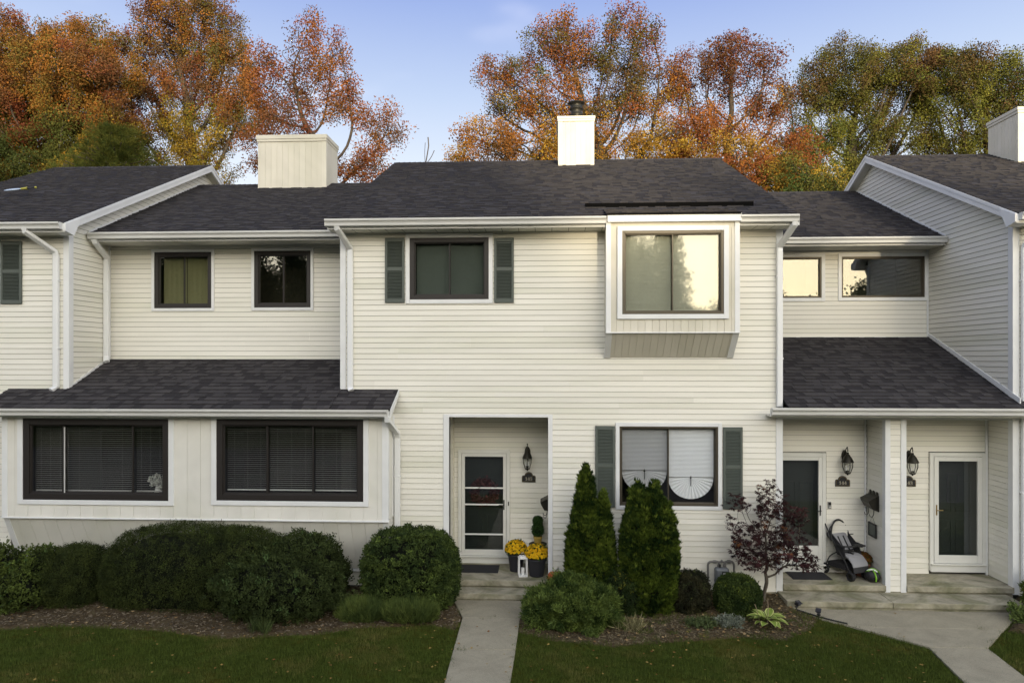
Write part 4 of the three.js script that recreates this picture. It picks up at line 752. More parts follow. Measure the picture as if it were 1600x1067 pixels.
// one InstancedMesh of foliage; items: [position, scale, colour, optional up direction]
function foliage(name, parent, geo, items, seed, mat = M.leaf, turnAll = true) {
  const o = new THREE.InstancedMesh(geo, mat, items.length), r = rng(seed), m = new THREE.Matrix4(), q = new THREE.Quaternion(), q2 = new THREE.Quaternion(), e = new THREE.Euler();
  items.forEach(([p, s, c, u], i) => {
    if (u) { q.setFromUnitVectors(V(0, 1, 0), u); q2.setFromAxisAngle(V(0, 1, 0), r() * 6.283); q.multiply(q2); } else { e.set(turnAll ? r() * 6.283 : (r() - .5) * .5, r() * 6.283, turnAll ? r() * 6.283 : (r() - .5) * .5); q.setFromEuler(e); }
    m.compose(p, q, V(s, s, s)); o.setMatrixAt(i, m); o.setColorAt(i, c);
  });
  o.name = name; o.userData.kind = 'stuff'; o.castShadow = o.receiveShadow = true; parent.add(o); return o;
}
const mixC = (a, b, t) => C(a[0] + (b[0] - a[0]) * t, a[1] + (b[1] - a[1]) * t, a[2] + (b[2] - a[2]) * t);
function mumPlant(o, r, y, cols, seed, n = 420) {
  const R = rng(seed), fl = [], lv = [];
  for (let i = 0; i < n; i++) { const a = R() * 6.283, t = Math.acos(1 - R() * 1.12), k = r * (.9 + R() * .14); fl.push([V(Math.sin(t) * Math.cos(a) * k, y + Math.cos(t) * k * .85, Math.sin(t) * Math.sin(a) * k), .8 + R() * .5, mixC(cols[0], cols[1], R()), V(Math.sin(t) * Math.cos(a), Math.cos(t) + .3, Math.sin(t) * Math.sin(a)).normalize()]); }
  for (let i = 0; i < n; i++) { const a = R() * 6.283, t = Math.acos(1 - R() * 1.25), k = r * (.55 + R() * .4); lv.push([V(Math.sin(t) * Math.cos(a) * k, y + Math.cos(t) * k * .85, Math.sin(t) * Math.sin(a) * k), .8 + R() * .6, mixC([.02, .045, .012], [.05, .09, .02], R())]); }
  const pet = []; for (let k = 0; k < 9; k++) { const g = new THREE.PlaneGeometry(.011, .022).translate(0, .012, 0).rotateX(-1.15).rotateY(k / 9 * 6.283); pet.push(g); }
  for (let k = 0; k < 5; k++) pet.push(new THREE.PlaneGeometry(.008, .014).translate(0, .008, 0).rotateX(-.5).rotateY(k / 5 * 6.283 + .3));
  const fg = merge(pet); fg.setAttribute('color', new THREE.BufferAttribute(new Float32Array(fg.attributes.position.count * 3).fill(1), 3));
  foliage('leaves', o, leafCluster(6, .03, .04, .022, seed), lv, seed); foliage('flowers', o, fg, fl, seed + 1, M.flower);
  part('stems', new THREE.SphereGeometry(r * .62, 14, 10).scale(1, .8, 1).translate(0, y, 0), M.core, o);
}
const YEL = [[.74, .50, .018], [.66, .36, .010]];
for (const [x, z, r, ph, mr, s, label] of [[-.57, -.55, .165, .34, .205, 41, 'yellow chrysanthemums in a dark pot, nearer to the middle door'], [-.165, -.26, .185, .34, .215, 43, 'yellow chrysanthemums in a larger dark pot beside the white trim']]) {
  const o = thing('potted_chrysanthemum', label, 'potted flowers', [x, .276, z], 0); part('pot', potShape(r, ph), M.pot, o); part('soil', new THREE.CircleGeometry(r * .93, 20).rotateX(-Math.PI / 2).translate(0, ph - .02, 0), M.soil, o); mumPlant(o, mr, ph + .07, YEL, s);
}
{
  const o = thing('potted_chrysanthemum', 'faded rust chrysanthemum in a terracotta pot behind the stroller', 'potted flowers', [6.0, .287, -.52]);
  part('pot', potShape(.15, .26, .035), M.terracotta, o); mumPlant(o, .17, .30, [[.14, .07, .015], [.10, .03, .012]], 47, 260);
}
{ // topiary on a little wire stand
  const o = thing('plant_stand', 'low dark wire plant stand behind the chrysanthemums', 'plant stand', [-.15, .276, -.84]);
  part('top', [new THREE.CylinderGeometry(.17, .17, .012, 28).translate(0, .44, 0), new THREE.TorusGeometry(.17, .008, 6, 32).rotateX(Math.PI / 2).translate(0, .446, 0)], M.iron, o);
  for (let k = 0; k < 3; k++) { const a = k * 2.094 + .4; part('leg', tube([[Math.cos(a) * .14, .435, Math.sin(a) * .14], [Math.cos(a) * .10, .22, Math.sin(a) * .10], [Math.cos(a) * .16, .006, Math.sin(a) * .16]], .007, 12, 6), M.iron, o); }
  const p = thing('topiary', 'two-ball green topiary in a small yellow pot', 'topiary', [-.15, .7245, -.84]);
  part('pot', potShape(.085, .15, .03), M.yellowPot, p); part('stem', bar([0, .10, 0], [0, .42, 0], .008, 6), M.bark, p);
  for (const [y, r, s] of [[.275, .115, 3], [.445, .095, 4]]) { const R = rng(s), it = []; for (let i = 0; i < 420; i++) { const d = V(R() - .5, R() - .5, R() - .5).normalize(); it.push([d.clone().multiplyScalar(r * (.85 + R() * .2)).add(V(0, y, 0)), .8 + R() * .5, mixC([.018, .045, .015], [.05, .10, .025], R())]); } const b = part('ball', new THREE.SphereGeometry(r * .86, 14, 10).translate(0, y, 0), M.core, p); foliage('leaves', b, leafCluster(5, .012, .026, .014, s), it, s); }
}
{ // white candle lantern on the landing
  const o = thing('candle_lantern', 'white wooden candle lantern between the two dark flower pots', 'lantern', [-.43, .276, -.22], .15), w = .085;
  part('base', rbox(-w, w, 0, .025, -w, w, .004), M.white, o); part('top', [rbox(-w, w, .335, .36, -w, w, .004), rbox(-w * .7, w * .7, .36, .385, -w * .7, w * .7, .004)], M.white, o);
  for (const [a, b] of [[-1, -1], [1, -1], [-1, 1], [1, 1]]) part('post', rbox(a * (w - .012) - .011, a * (w - .012) + .011, .025, .335, b * (w - .012) - .011, b * (w - .012) + .011, .003), M.white, o);
  part('candle', new THREE.CylinderGeometry(.035, .036, .13, 18).translate(0, .09, 0), M.white, o); part('ring', new THREE.TorusGeometry(.03, .004, 6, 18).translate(0, .41, 0), M.steel, o);
}
{ // painted pumpkin cut-out beside the landing
  const o = thing('pumpkin_decoration', 'flat orange pumpkin ornament with leaf cut-outs beside the white trim', 'ornament', [.20, .06, .20], -.15);
  const lob = (dx, r) => new THREE.SphereGeometry(r, 14, 12).scale(.75, 1, .22).translate(dx, .32, 0), or = std({ color: C(.36, .085, .02), roughness: .6, map: T.paint });
  part('pumpkin', [lob(-.075, .12), lob(.075, .12), lob(0, .13)], or, o); part('stake', bar([0, -.05, 0], [0, .25, 0], .006), M.iron, o);
  part('stem', tube([[0, .43, 0], [.01, .48, 0], [.05, .51, .01]], .014, 10, 6), M.steel, o);
  const R = rng(9), leaf = new THREE.Shape([[0, .07], [.025, .03], [.065, .035], [.035, 0], [.05, -.045], [0, -.025], [-.05, -.045], [-.035, 0], [-.065, .035], [-.025, .03]].map((p) => new THREE.Vector2(...p)));
  for (const [x, y, t] of [[.03, .37, .3], [-.045, .28, 1.1]]) part('metal_leaf', new THREE.ExtrudeGeometry(leaf, { depth: .004, bevelEnabled: false }).rotateZ(t).translate(x, y, .028), M.steel, o);
  part('curl', tube([[.02, .46, .01], [.09, .50, .02], [.13, .45, .02], [.10, .42, .02], [.12, .38, .02]], .006, 18, 5), M.steel, o);
}
{ // wreath behind the storm door glass
  const o = thing('wreath', 'dark red leafy wreath behind the glass of the middle door', 'wreath', [-1.24, 1.70, -1.095]);
  const R = rng(15), it = []; for (let i = 0; i < 260; i++) { const a = R() * 6.283, k = .205 + (R() - .5) * .12, rr = R() < .5 ? [.085, .022, .024] : [.06, .02, .026]; it.push([V(Math.cos(a) * k, Math.sin(a) * k, (R()) * .05), .8 + R() * .6, mixC(rr, [.14, .08, .07], R() * .5)]); }
  part('ring', new THREE.TorusGeometry(.205, .022, 8, 30), M.bark, o); foliage('leaves', o, leafCluster(4, .02, .07, .035, 16), it, 16);
}
// stroller -------------------------------------------------------------------
{
  const o = thing('stroller', 'black and grey child stroller parked on the left porch', 'stroller', [5.71, .287, -.48], .42);
  const fab = std({ color: C(.27, .27, .285), roughness: .95, map: T.brush }), dk = std({ color: C(.022, .022, .025), roughness: .8, map: T.brush });
  const wheel = (x, z, r, w) => { const g = part('wheel', new THREE.TorusGeometry(r - .016, .018, 10, 28).rotateY(Math.PI / 2).translate(x, r, z), M.rubber, o); part('rim', [new THREE.TorusGeometry(r - .042, .008, 6, 24).rotateY(Math.PI / 2).translate(x, r, z), new THREE.CylinderGeometry(.018, .018, w, 12).rotateZ(Math.PI / 2).translate(x, r, z), ...[0, 1, 2, 3, 4].map((k) => bar([x, r, z], [x, r + Math.cos(k * 1.2566) * (r - .04), z + Math.sin(k * 1.2566) * (r - .04)], .008, 5))], M.iron, g); };
  for (const s of [-1, 1]) { wheel(s * .235, -.30, .10, .05); wheel(s * .185 - .022, .26, .082, .02); wheel(s * .185 + .022, .26, .082, .02); }
  for (const s of [-1, 1]) {
    part('frame_tube', tube([[s * .19, .10, .26], [s * .20, .30, .16], [s * .205, .48, .02], [s * .215, .70, -.16], [s * .22, .92, -.30], [s * .215, 1.02, -.36]], .012, 30, 8), M.black, o);
    part('frame_tube', tube([[s * .235, .10, -.30], [s * .225, .34, -.20], [s * .205, .48, -.02], [s * .20, .50, .04]], .011, 20, 8), M.black, o);
    part('armrest', tube([[s * .21, .60, -.10], [s * .225, .61, .05], [s * .22, .58, .14]], .016, 12, 8), dk, o);
    part('fork', [rbox(s * .185 - .016, s * .185 + .016, .12, .20, .24, .275, .006)], M.black, o);
  }
  part('handlebar', [tube([[-.215, 1.02, -.36], [-.20, 1.065, -.39], [-.10, 1.085, -.405], [.10, 1.085, -.405], [.20, 1.065, -.39], [.215, 1.02, -.36]], .016, 30, 8)], M.black, o);
  part('cross_bar', [bar([-.235, .10, -.30], [.235, .10, -.30], .009), bar([-.19, .15, .24], [.19, .15, .24], .009), bar([-.205, .46, .02], [.205, .46, .02], .010)], M.black, o);
  const pad = (pts, w, th) => { const g = []; for (let i = 0; i < pts.length - 1; i++) { const [y0, z0] = pts[i], [y1, z1] = pts[i + 1], L = Math.hypot(y1 - y0, z1 - z0); g.push(new RoundedBoxGeometry(w, L + .012, th, 2, th * .45).rotateX(Math.atan2(z1 - z0, y1 - y0)).translate(0, (y0 + y1) / 2, (z0 + z1) / 2)); } return g; };
  part('backrest', pad([[.76, -.21], [.60, -.11], [.48, -.03], [.42, .01]], .36, .045), fab, o);
  part('seat', pad([[.42, .0], [.425, .12], [.40, .20]], .36, .05), fab, o);
  part('leg_rest', pad([[.40, .20], [.33, .275], [.26, .31]], .37, .03), fab, o);
  part('foot_panel', pad([[.26, .31], [.16, .325]], .37, .02), dk, o);
  part('side_panel', [hexa([[-.205, .40, .16], [-.19, .40, .16], [-.19, .42, -.04], [-.205, .42, -.04], [-.205, .57, .10], [-.19, .57, .10], [-.19, .82, -.22], [-.205, .82, -.22]])], dk, o);
  part('side_panel', [hexa([[.19, .40, .16], [.205, .40, .16], [.205, .42, -.04], [.19, .42, -.04], [.19, .57, .10], [.205, .57, .10], [.205, .82, -.22], [.19, .82, -.22]])], dk, o);
  for (const s of [-1, 1]) part('harness_strap', pad([[.72, -.15], [.60, -.075], [.50, .0]], .028, .012).map((g) => g.translate(s * .065, 0, 0)), M.black, o);
  part('harness_strap', pad([[.46, .06], [.455, .14]], .04, .02), M.black, o); part('buckle', rbox(-.03, .03, .445, .475, .04, .075, .008), M.black, o);
  part('lap_belt', [tube([[-.15, .49, .0], [-.06, .50, .05], [.06, .50, .05], [.15, .49, .0]], .014, 16, 6)], M.black, o);
  const arch = (t, q, k = 1) => { const a = Math.PI * t, uy = .42 + (1.15 - .42) * q, uz = -.80 + (-.22 + .80) * q; return V(Math.cos(a) * .225 * k, .66 + Math.sin(a) * .31 * uy * k, -.15 + Math.sin(a) * .31 * uz * k); };
  { const v = [], nu = 20, nv = 5; for (let i = 0; i < nu; i++) for (let q = 0; q < nv; q++) { const p = [arch(i / nu, q / nv), arch((i + 1) / nu, q / nv), arch((i + 1) / nu, (q + 1) / nv), arch(i / nu, (q + 1) / nv)]; for (const k of [0, 1, 2, 0, 2, 3]) v.push(p[k].x, p[k].y, p[k].z); } const g = new THREE.BufferGeometry(); g.setAttribute('position', new THREE.BufferAttribute(new Float32Array(v), 3)); g.computeVertexNormals(); part('canopy', g, fab, o); }
  for (const q of [0, .5, 1]) part('canopy_edge', [tube(Array.from({ length: 15 }, (_, k) => arch(k / 14, q, 1.01)), q === .5 ? .008 : .016, 36, 7)], M.black, o);
  part('canopy_window', new THREE.SphereGeometry(.06, 14, 8).scale(1, .35, .2).translate(0, .90, -.33), M.black, o);
  part('child_tray', [new RoundedBoxGeometry(.20, .028, .15, 2, .012).translate(.14, .60, .14), new THREE.CylinderGeometry(.042, .036, .05, 18).translate(.19, .59, .14), tube([[-.215, .60, .05], [-.20, .61, .15], [-.05, .61, .19], [.10, .60, .17]], .016, 20, 8)], M.black, o);
  part('cup_holder', [new THREE.TorusGeometry(.04, .008, 6, 20).rotateX(Math.PI / 2).translate(.275, .74, -.16), new THREE.TorusGeometry(.034, .006, 6, 20).rotateX(Math.PI / 2).translate(.275, .66, -.16), bar([.24, .74, -.16], [.275, .65, -.17], .006)], M.black, o);
  part('storage_basket', [hexa([[-.19, .17, .16], [.19, .17, .16], [.21, .16, -.26], [-.21, .16, -.26], [-.2, .27, .10], [.2, .27, .10], [.22, .25, -.24], [-.22, .25, -.24]])], dk, o);
  const h = thing('toy_helmet', 'black and lime green toy helmet lying beside the stroller', 'toy', [6.03, .287, -.16], -.6), lime = std({ color: C(.17, .40, .02), roughness: .4 });
  part('shell', new THREE.SphereGeometry(.12, 22, 14).scale(1.15, .95, .95).translate(0, .105, 0), M.black, h);
  for (const [ry, rz] of [[.5, .35], [-.9, -.5], [.1, 1.2]]) part('green_band', new THREE.TorusGeometry(.120, .015, 8, 24, 1.9).scale(1.12, .95, .95).rotateZ(rz).rotateY(ry).translate(0, .108, .012), lime, h);
  part('white_crest', new THREE.TorusGeometry(.118, .014, 8, 20, 1.5).rotateZ(.8).rotateY(.1).translate(0, .112, .03), M.white, h);
  part('vent', [[-.03, .13, .10], [.03, .08, .115], [.08, .14, .08]].map(([a, b, c]) => new THREE.SphereGeometry(.022, 10, 8).scale(1, .6, .6).translate(a, b, c)), M.rubber, h);
}
{ // white flowers on the sill behind the blinds of the lower left window
  const o = thing('flower_vase', 'pale vase of white flowers inside the right pane of the lower left window', 'vase', [-7.24, 1.86, .30]), r = rng(88), it = [];
  part('vase', new THREE.LatheGeometry(pr2([[0, 0], [.05, 0], [.07, .05], [.06, .12], [.04, .16], [.05, .18], [.04, .175], [.03, .16]]), 20), M.white, o);
  for (let i = 0; i < 160; i++) { const d = V(r() - .5, r() - .5, r() - .5).normalize(), k = i % 2; it.push([V(-.06 + k * .14, .27 - k * .05, 0).addScaledVector(d, .085 + r() * .02), .8 + r() * .5, mixC([.55, .55, .5], [.75, .75, .7], r())]); }
  foliage('flowers', o, leafCluster(4, .015, .035, .026, 89), it, 90);
}
// solar spotlights and plastic edging at the bed's tip ---------------------------
for (const [x, z, t, label] of [[4.385, .60, .4, 'black spotlight on a stake beside the porch step'], [4.62, .96, -.5, 'dark blue-black spotlight on a stake by the path']]) {
  const o = thing('garden_spotlight', label, 'spotlight', [x, .0, z], t);
  part('stake', [bar([0, -.05, 0], [0, .10, 0], .010, 6), rbox(-.03, .03, .06, .085, -.012, .012, .004)], M.black, o);
  part('lamp_head', [new THREE.CylinderGeometry(.045, .036, .075, 14).rotateX(Math.PI / 2 - .5).translate(0, .135, .02), rbox(-.045, .045, .165, .178, -.06, .04, .004).rotateX(.35)], M.pot, o);
}
{ const pts = []; for (let i = 0; i <= 60; i++) { const t = i / 60, x = 4.36 + t * .62 + .0, z = .60 + t * .62 + Math.sin(t * 3.1) * .06; pts.push(V(x, .015 + (i % 2) * .022, z)); } const o = part(numbered('bed_edging'), tube(pts, .012, 240, 6), M.black, scene); o.userData = { label: 'scalloped black plastic edging along the tip of the bed', category: 'edging' }; }
// a pale toy that came to lie on the left roof
{
  const o = thing('toy_paddle', 'pale blue toy paddle with yellow collar lying on the left roof', 'toy', [-11.63, 8.095, -1.72]); o.rotation.set(Math.atan(SL), .12, .06);
  part('blade', new THREE.SphereGeometry(.20, 20, 10).scale(1, .10, .32).translate(-.06, .03, 0), std({ color: C(.42, .50, .62), roughness: .4 }), o);
  part('collar', new THREE.CylinderGeometry(.022, .03, .14, 12).rotateZ(Math.PI / 2).translate(.18, .03, 0), std({ color: C(.33, .31, .05), roughness: .5 }), o);
  part('handle', new THREE.CylinderGeometry(.018, .018, .17, 10).rotateZ(Math.PI / 2).translate(.33, .03, 0), M.black, o); part('knob', new THREE.SphereGeometry(.026, 10, 8).translate(.43, .03, 0), std({ color: C(.33, .31, .05), roughness: .5 }), o);
}

// ---------------------------------------------------------------- trees
// crowns grow by space colonisation towards points scattered in ellipsoids, so limbs, forks and gaps come of themselves
function growTree({ base, crowns, seed, n = 700, step = .33, kill = .46, reach = 4, trunkR = .3, tip = .008, expo = 2.35, upTo, start, jitter = .2 }) {
  const r = rng(seed), att = [];
  let tot = 0; for (const c of crowns) tot += c[3] * c[3] * c[4];
  for (const [cx, cy, cz, rx, ry, rz] of crowns) { const k = Math.round(n * 2.1 * rx * rx * ry / tot); for (let i = 0; i < k; i++) { let a, b, c; do { a = r() * 2 - 1; b = r() * 2 - 1; c = r() * 2 - 1; } while (a * a + b * b + c * c > 1); const e = .82 + .3 * NZ.noise(cx + a * 3, cy + b * 3, c * 3); att.push({ p: V(cx + a * rx * e, cy + b * ry * e, cz + c * (rz || rx * .85) * e), n: -1, d: 1e9 }); } }
  const P = [], par = [], kids = [];
  const add = (p, q) => { P.push(p); par.push(q); kids.push(0); if (q >= 0) kids[q]++; const i = P.length - 1; for (const a of att) if (a.n !== -2) { const d = a.p.distanceTo(p); if (d < a.d) { a.d = d; a.n = i; } } return i; };
  const trunkTop = upTo || crowns.reduce((s, c) => s + c[1], 0) / crowns.length - crowns[0][4] * .9;
  let last = add(V(...base), -1), cxm = crowns.reduce((s, c) => s + c[0], 0) / crowns.length;
  for (let y = base[1] + step * 1.4; y < trunkTop; y += step * 1.4) { const t = (y - base[1]) / (trunkTop - base[1]); last = add(V(base[0] + (cxm - base[0]) * t * t * .35 + NZ.noise(y * .25, seed, 1) * .35 * t, y, base[2] + NZ.noise(y * .25, seed, 9) * .3 * t), last); }
  for (let it = 0; it < 170; it++) {
    const dir = new Map(); let live = 0;
    for (const a of att) { if (a.n < 0) continue; live++; if (!dir.has(a.n)) dir.set(a.n, V(0, 0, 0)); dir.get(a.n).add(a.p.clone().sub(P[a.n]).normalize()); }
    if (!live) break; let grew = 0;
    for (const [i, d] of dir) { if (kids[i] > 4) { for (const a of att) if (a.n === i) a.n = -2; continue; } d.normalize().add(V((r() - .5) * jitter * 2, (r() - .5) * jitter * 2 + .06, (r() - .5) * jitter * 2)).normalize(); if (par[i] >= 0) { const f = P[i].clone().sub(P[par[i]]).normalize(); d.addScaledVector(f, .35).normalize(); } add(P[i].clone().addScaledVector(d, step), i); grew++; }
    for (const a of att) if (a.n >= 0 && a.d < kill) a.n = -2;
    if (!grew || P.length > 9000) break;
  }
  const N = P.length, rad = new Float32Array(N), acc = new Float32Array(N);
  for (let i = N - 1; i >= 0; i--) { rad[i] = acc[i] > 0 ? Math.pow(acc[i], 1 / expo) : tip; if (par[i] >= 0) acc[par[i]] += Math.pow(rad[i], expo); }
  const k = trunkR / rad[0]; for (let i = 0; i < N; i++) rad[i] = Math.max(tip * .7, rad[i] * (rad[i] > .05 ? k : 1 + (k - 1) * rad[i] / .05));
  return { P, par, kids, rad, N };
}
function treeWood({ P, par, rad, N }, minR = 0) {   // tapered tubes of every limb
  const v = [], nn = [], uv = [], X = V(0, 0, 0), Z = V(0, 0, 0), d = V(0, 0, 0);
  for (let i = 1; i < N; i++) {
    if (rad[i] < minR) continue;
    const q = par[i], a = P[q], b = P[i]; d.copy(b).sub(a); const L = d.length(); if (L < 1e-5) continue; d.normalize();
    X.set(Math.abs(d.y) < .9 ? 0 : 1, Math.abs(d.y) < .9 ? 1 : 0, 0).cross(d).normalize(); Z.copy(d).cross(X);
    const S = rad[i] > .08 ? 9 : rad[i] > .025 ? 6 : 4, r0 = Math.min(rad[q], rad[i] * 1.5), r1 = rad[i], ring = (c, r) => Array.from({ length: S }, (_, k) => { const t = k / S * 6.2832; return [X.clone().multiplyScalar(Math.cos(t)).addScaledVector(Z, Math.sin(t)), c, r]; });
    const A = ring(a, r0), B = ring(b, r1);
    for (let k = 0; k < S; k++) { const l = (k + 1) % S; for (const [n, c, r] of [A[k], A[l], B[l], A[k], B[l], B[k]]) { v.push(c.x + n.x * r, c.y + n.y * r, c.z + n.z * r); nn.push(n.x, n.y, n.z); uv.push(k / S * r0 * 6, c.y * .5); } }
  }
  const g = new THREE.BufferGeometry(); g.setAttribute('position', new THREE.BufferAttribute(new Float32Array(v), 3)); g.setAttribute('normal', new THREE.BufferAttribute(new Float32Array(nn), 3)); g.setAttribute('uv', new THREE.BufferAttribute(new Float32Array(uv), 2)); return g;
}
const CLUST = [1, 2, 3].map((s) => leafCluster(30, .29, .072, .054, 100 + s, { fold: .18, vary: .26 }));
function tree(name, label, o) {
  const t = thing(name, label, 'tree', o.base), b = V(...o.base), g = growTree({ ...o }), r = rng(o.seed * 7 + 1);
  for (const p of g.P) p.sub(b);
  const split = Math.max(.09, o.trunkR * .45);
  const W = treeWood(g); part('trunk', W, o.bark || M.bark, t);
  const items = [[], [], []], f = (x, y, z, s, k) => NZ.noise(x * s + k, y * s, z * s);
  for (let i = 1; i < g.N; i++) {
    if (g.rad[i] > (o.leafR || .05) * 1.15) continue;
    const p = g.P[i], w = p.clone().add(b), gap = f(w.x, w.y, w.z, .9, 31) + .35 * f(w.x, w.y, w.z, 2.3, 77); if (gap < (o.gap ?? -.25)) continue;
    const m = (o.per ?? 2.2) * 2.7, cnt = Math.floor(m) + (r() < m % 1 ? 1 : 0);
    for (let c = 0; c < cnt; c++) {
      const q = p.clone().add(V(r() - .5, r() - .5, r() - .5).multiplyScalar(o.spread ?? .50));
      const col = o.color(w, r, f); items[Math.floor(r() * 3)].push([q, .75 + r() * .6, col]);
    }
  }
  CLUST.forEach((c, i) => foliage('crown', t, c, items[i], o.seed + i));
  return t;
}
const RED = [.175, .052, .024], ORG = [.27, .105, .02], GOLD = [.31, .20, .026], BRN = [.115, .062, .026], OLV = [.095, .095, .022], GRN = [.055, .078, .02], YGR = [.165, .16, .024];
const pal = (list) => (w, r, f) => {   // clumps of colour by position, tip colours first in the list
  const n = f(w.x, w.y, w.z, .45, 3) * .9 + f(w.x, w.y, w.z, 1.3, 9) * .6 + (r() - .5) * .26, t = THREE.MathUtils.clamp(.5 + n, 0, .999) * (list.length - 1), i = Math.floor(t);
  const c = mixC(list[i], list[i + 1], t - i); const s = .88 + r() * .24 + .28 * f(w.x, w.y, w.z, 2.2, 41); return C(c.r * s, c.g * s, c.b * s);
};
const byHeight = (lowPal, highPal, y0, y1) => { const a = pal(lowPal), b = pal(highPal); return (w, r, f) => (w.y + (r() - .5) * 2 < y0 + (y1 - y0) * (.5 + f(w.x, w.y, w.z, .3, 5)) ? a : b)(w, r, f); };
const cr = (list) => list;
tree('deciduous_tree', 'dense orange and green tree at the far left behind the roof', { base: [-22.3, 0, -17], seed: 11, n: 1500, trunkR: .34, per: 3.0, gap: -.42, crowns: [[-23.8, 17.4, -17, 3.3, 2.8], [-20.6, 16.6, -16.4, 3.1, 2.3], [-20.9, 18.8, -17.6, 1.7, 1.6], [-23.5, 14.4, -17, 3.6, 2.4], [-19.7, 14.2, -16.5, 2.5, 2.0], [-22, 12.0, -16.5, 4, 1.6]], upTo: 10.5, color: byHeight([ORG, GOLD, OLV, GRN, OLV], [BRN, ORG, OLV, ORG, BRN, RED], 12.5, 16) });
tree('deciduous_tree', 'tall red-brown tree with yellow ivy left of the wide chimney', { base: [-17.0, 0, -19], seed: 12, n: 1500, trunkR: .36, per: 2.1, gap: -.25, crowns: [[-17.1, 20.2, -19, 3.0, 2.7], [-18.7, 18.2, -19, 2.4, 2.5], [-14.8, 17.7, -18.4, 1.8, 2.5], [-16.5, 15.7, -19, 2.5, 2.2], [-18.9, 15.0, -18.4, 1.7, 1.9], [-14.3, 16.2, -19, 1.4, 1.9], [-16.4, 13, -18.6, 2.4, 1.5]], upTo: 11.5, bark: M.barkGrey, color: (w, r, f) => (Math.abs(w.x + 16.4) < 1.6 && w.y < 16.2 && r() < .75 ? pal([GOLD, YGR, GOLD]) : pal([BRN, RED, BRN, ORG, OLV, BRN]))(w, r, f) });
tree('deciduous_tree', 'sparse reddish tree with open branches right of the wide chimney', { base: [-7.6, 0, -14], seed: 13, n: 1700, trunkR: .24, per: 1.75, gap: -.16, leafR: .042, crowns: [[-9.2, 16.8, -14, 1.5, 1.5], [-10.8, 15.4, -14, 1.6, 1.8], [-8.3, 15.2, -14, 1.2, 1.8], [-6.5, 13.5, -14, 1.4, 1.15], [-10.1, 13.0, -13.3, 1.5, 1.3], [-7.2, 12.0, -14, 1.7, .9], [-11.6, 12.6, -14, 1.1, 1.2], [-9.6, 14.6, -14, 1.3, 1.2], [-12.3, 14.6, -14.5, 1.1, 1.5]], upTo: 9.6, step: .36, kill: .55, color: pal([RED, BRN, RED, ORG, BRN]) });
tree('deciduous_tree', 'broad sweetgum with orange crown right behind the narrow chimney', { base: [3.6, 0, -15], seed: 14, n: 1900, trunkR: .36, per: 1.7, gap: -.16, leafR: .042, crowns: [[.7, 17.0, -15, 1.9, 1.45], [3.2, 17.0, -15, 2.0, 1.6], [-1.4, 15.5, -15, 1.8, 1.4], [.5, 14.4, -14.5, 2.2, 1.4], [3.2, 14.8, -15, 2.0, 1.5], [-2.3, 13.4, -15, 1.7, 1.05], [1.2, 12.7, -14.5, 2.5, 1.1], [4.6, 13.0, -15, 1.9, 1.4], [4.9, 15.6, -15.3, 1.2, 1.3]], upTo: 9.8, color: byHeight([ORG, GOLD, ORG, RED], [BRN, OLV, RED, ORG, BRN], 13.4, 15.6) });
tree('deciduous_tree', 'red-topped sweetgum between the narrow chimney and the green trees', { base: [6.6, 0, -16], seed: 15, n: 1500, trunkR: .32, per: 1.7, gap: -.15, leafR: .042, crowns: [[7.9, 16.4, -16, 1.95, 1.6], [6.1, 15.9, -16, 1.6, 1.6], [9.2, 15.2, -16, 1.5, 1.3], [6.6, 13.6, -15.5, 2.3, 1.4], [8.6, 12.8, -15.5, 1.8, 1.5], [7.4, 11.6, -15.5, 2.4, 1.3], [10, 12.6, -15.8, 1.5, 1.5]], upTo: 10, color: byHeight([ORG, RED, ORG, GOLD], [RED, BRN, RED, BRN], 13.6, 16) });
tree('deciduous_tree', 'large olive green tree with rust tips left of the right gable', { base: [14.6, 0, -20], seed: 16, n: 2300, trunkR: .4, per: 2.3, gap: -.2, crowns: [[14.2, 17.5, -20, 2.7, 1.9], [16.8, 17.6, -20, 2.5, 1.9], [12.4, 16.6, -20, 1.6, 1.6], [12.8, 15.0, -20, 2.1, 2.0], [16.1, 14.8, -20, 2.6, 1.8], [11.6, 13.0, -19.4, 1.7, 1.5], [14.4, 12.6, -19.6, 2.2, 1.4]], upTo: 10.5, color: byHeight([OLV, YGR, GRN, YGR, GOLD], [OLV, BRN, OLV, YGR, BRN], 13, 16.5) });
tree('deciduous_tree', 'large olive brown tree at the far right behind the gable', { base: [19.4, 0, -19], seed: 17, n: 2100, trunkR: .36, per: 2.4, gap: -.25, crowns: [[18.4, 16.8, -19, 2.4, 1.85], [20.8, 16.6, -19, 2.0, 1.9], [19.4, 14.3, -19, 2.4, 1.5], [21.2, 14.8, -18.5, 1.8, 2.1], [20, 12.4, -18.6, 2.6, 1.2]], upTo: 10, color: pal([OLV, BRN, OLV, YGR, GRN, BRN]) });
tree('deciduous_tree', 'low golden green tree in the gap left of the right gable', { base: [9.9, 0, -13], seed: 18, n: 620, trunkR: .18, per: 2.4, gap: -.3, crowns: [[9.2, 10.9, -13, 1.2, 1.3], [10.4, 10.9, -13, 1.1, 1.2]], upTo: 8.4, step: .34, kill: .5, color: pal([YGR, GOLD, OLV, GRN]) });
tree('deciduous_tree', 'low orange tree top just above the middle roof, left part', { base: [-1.6, 0, -14], seed: 19, n: 560, trunkR: .18, per: 1.9, gap: -.12, crowns: [[-2.8, 12.3, -14, 1.35, .8], [-.7, 12.5, -14, 1.5, .95]], upTo: 9.8, step: .34, kill: .5, color: pal([ORG, GOLD, ORG, BRN]) });
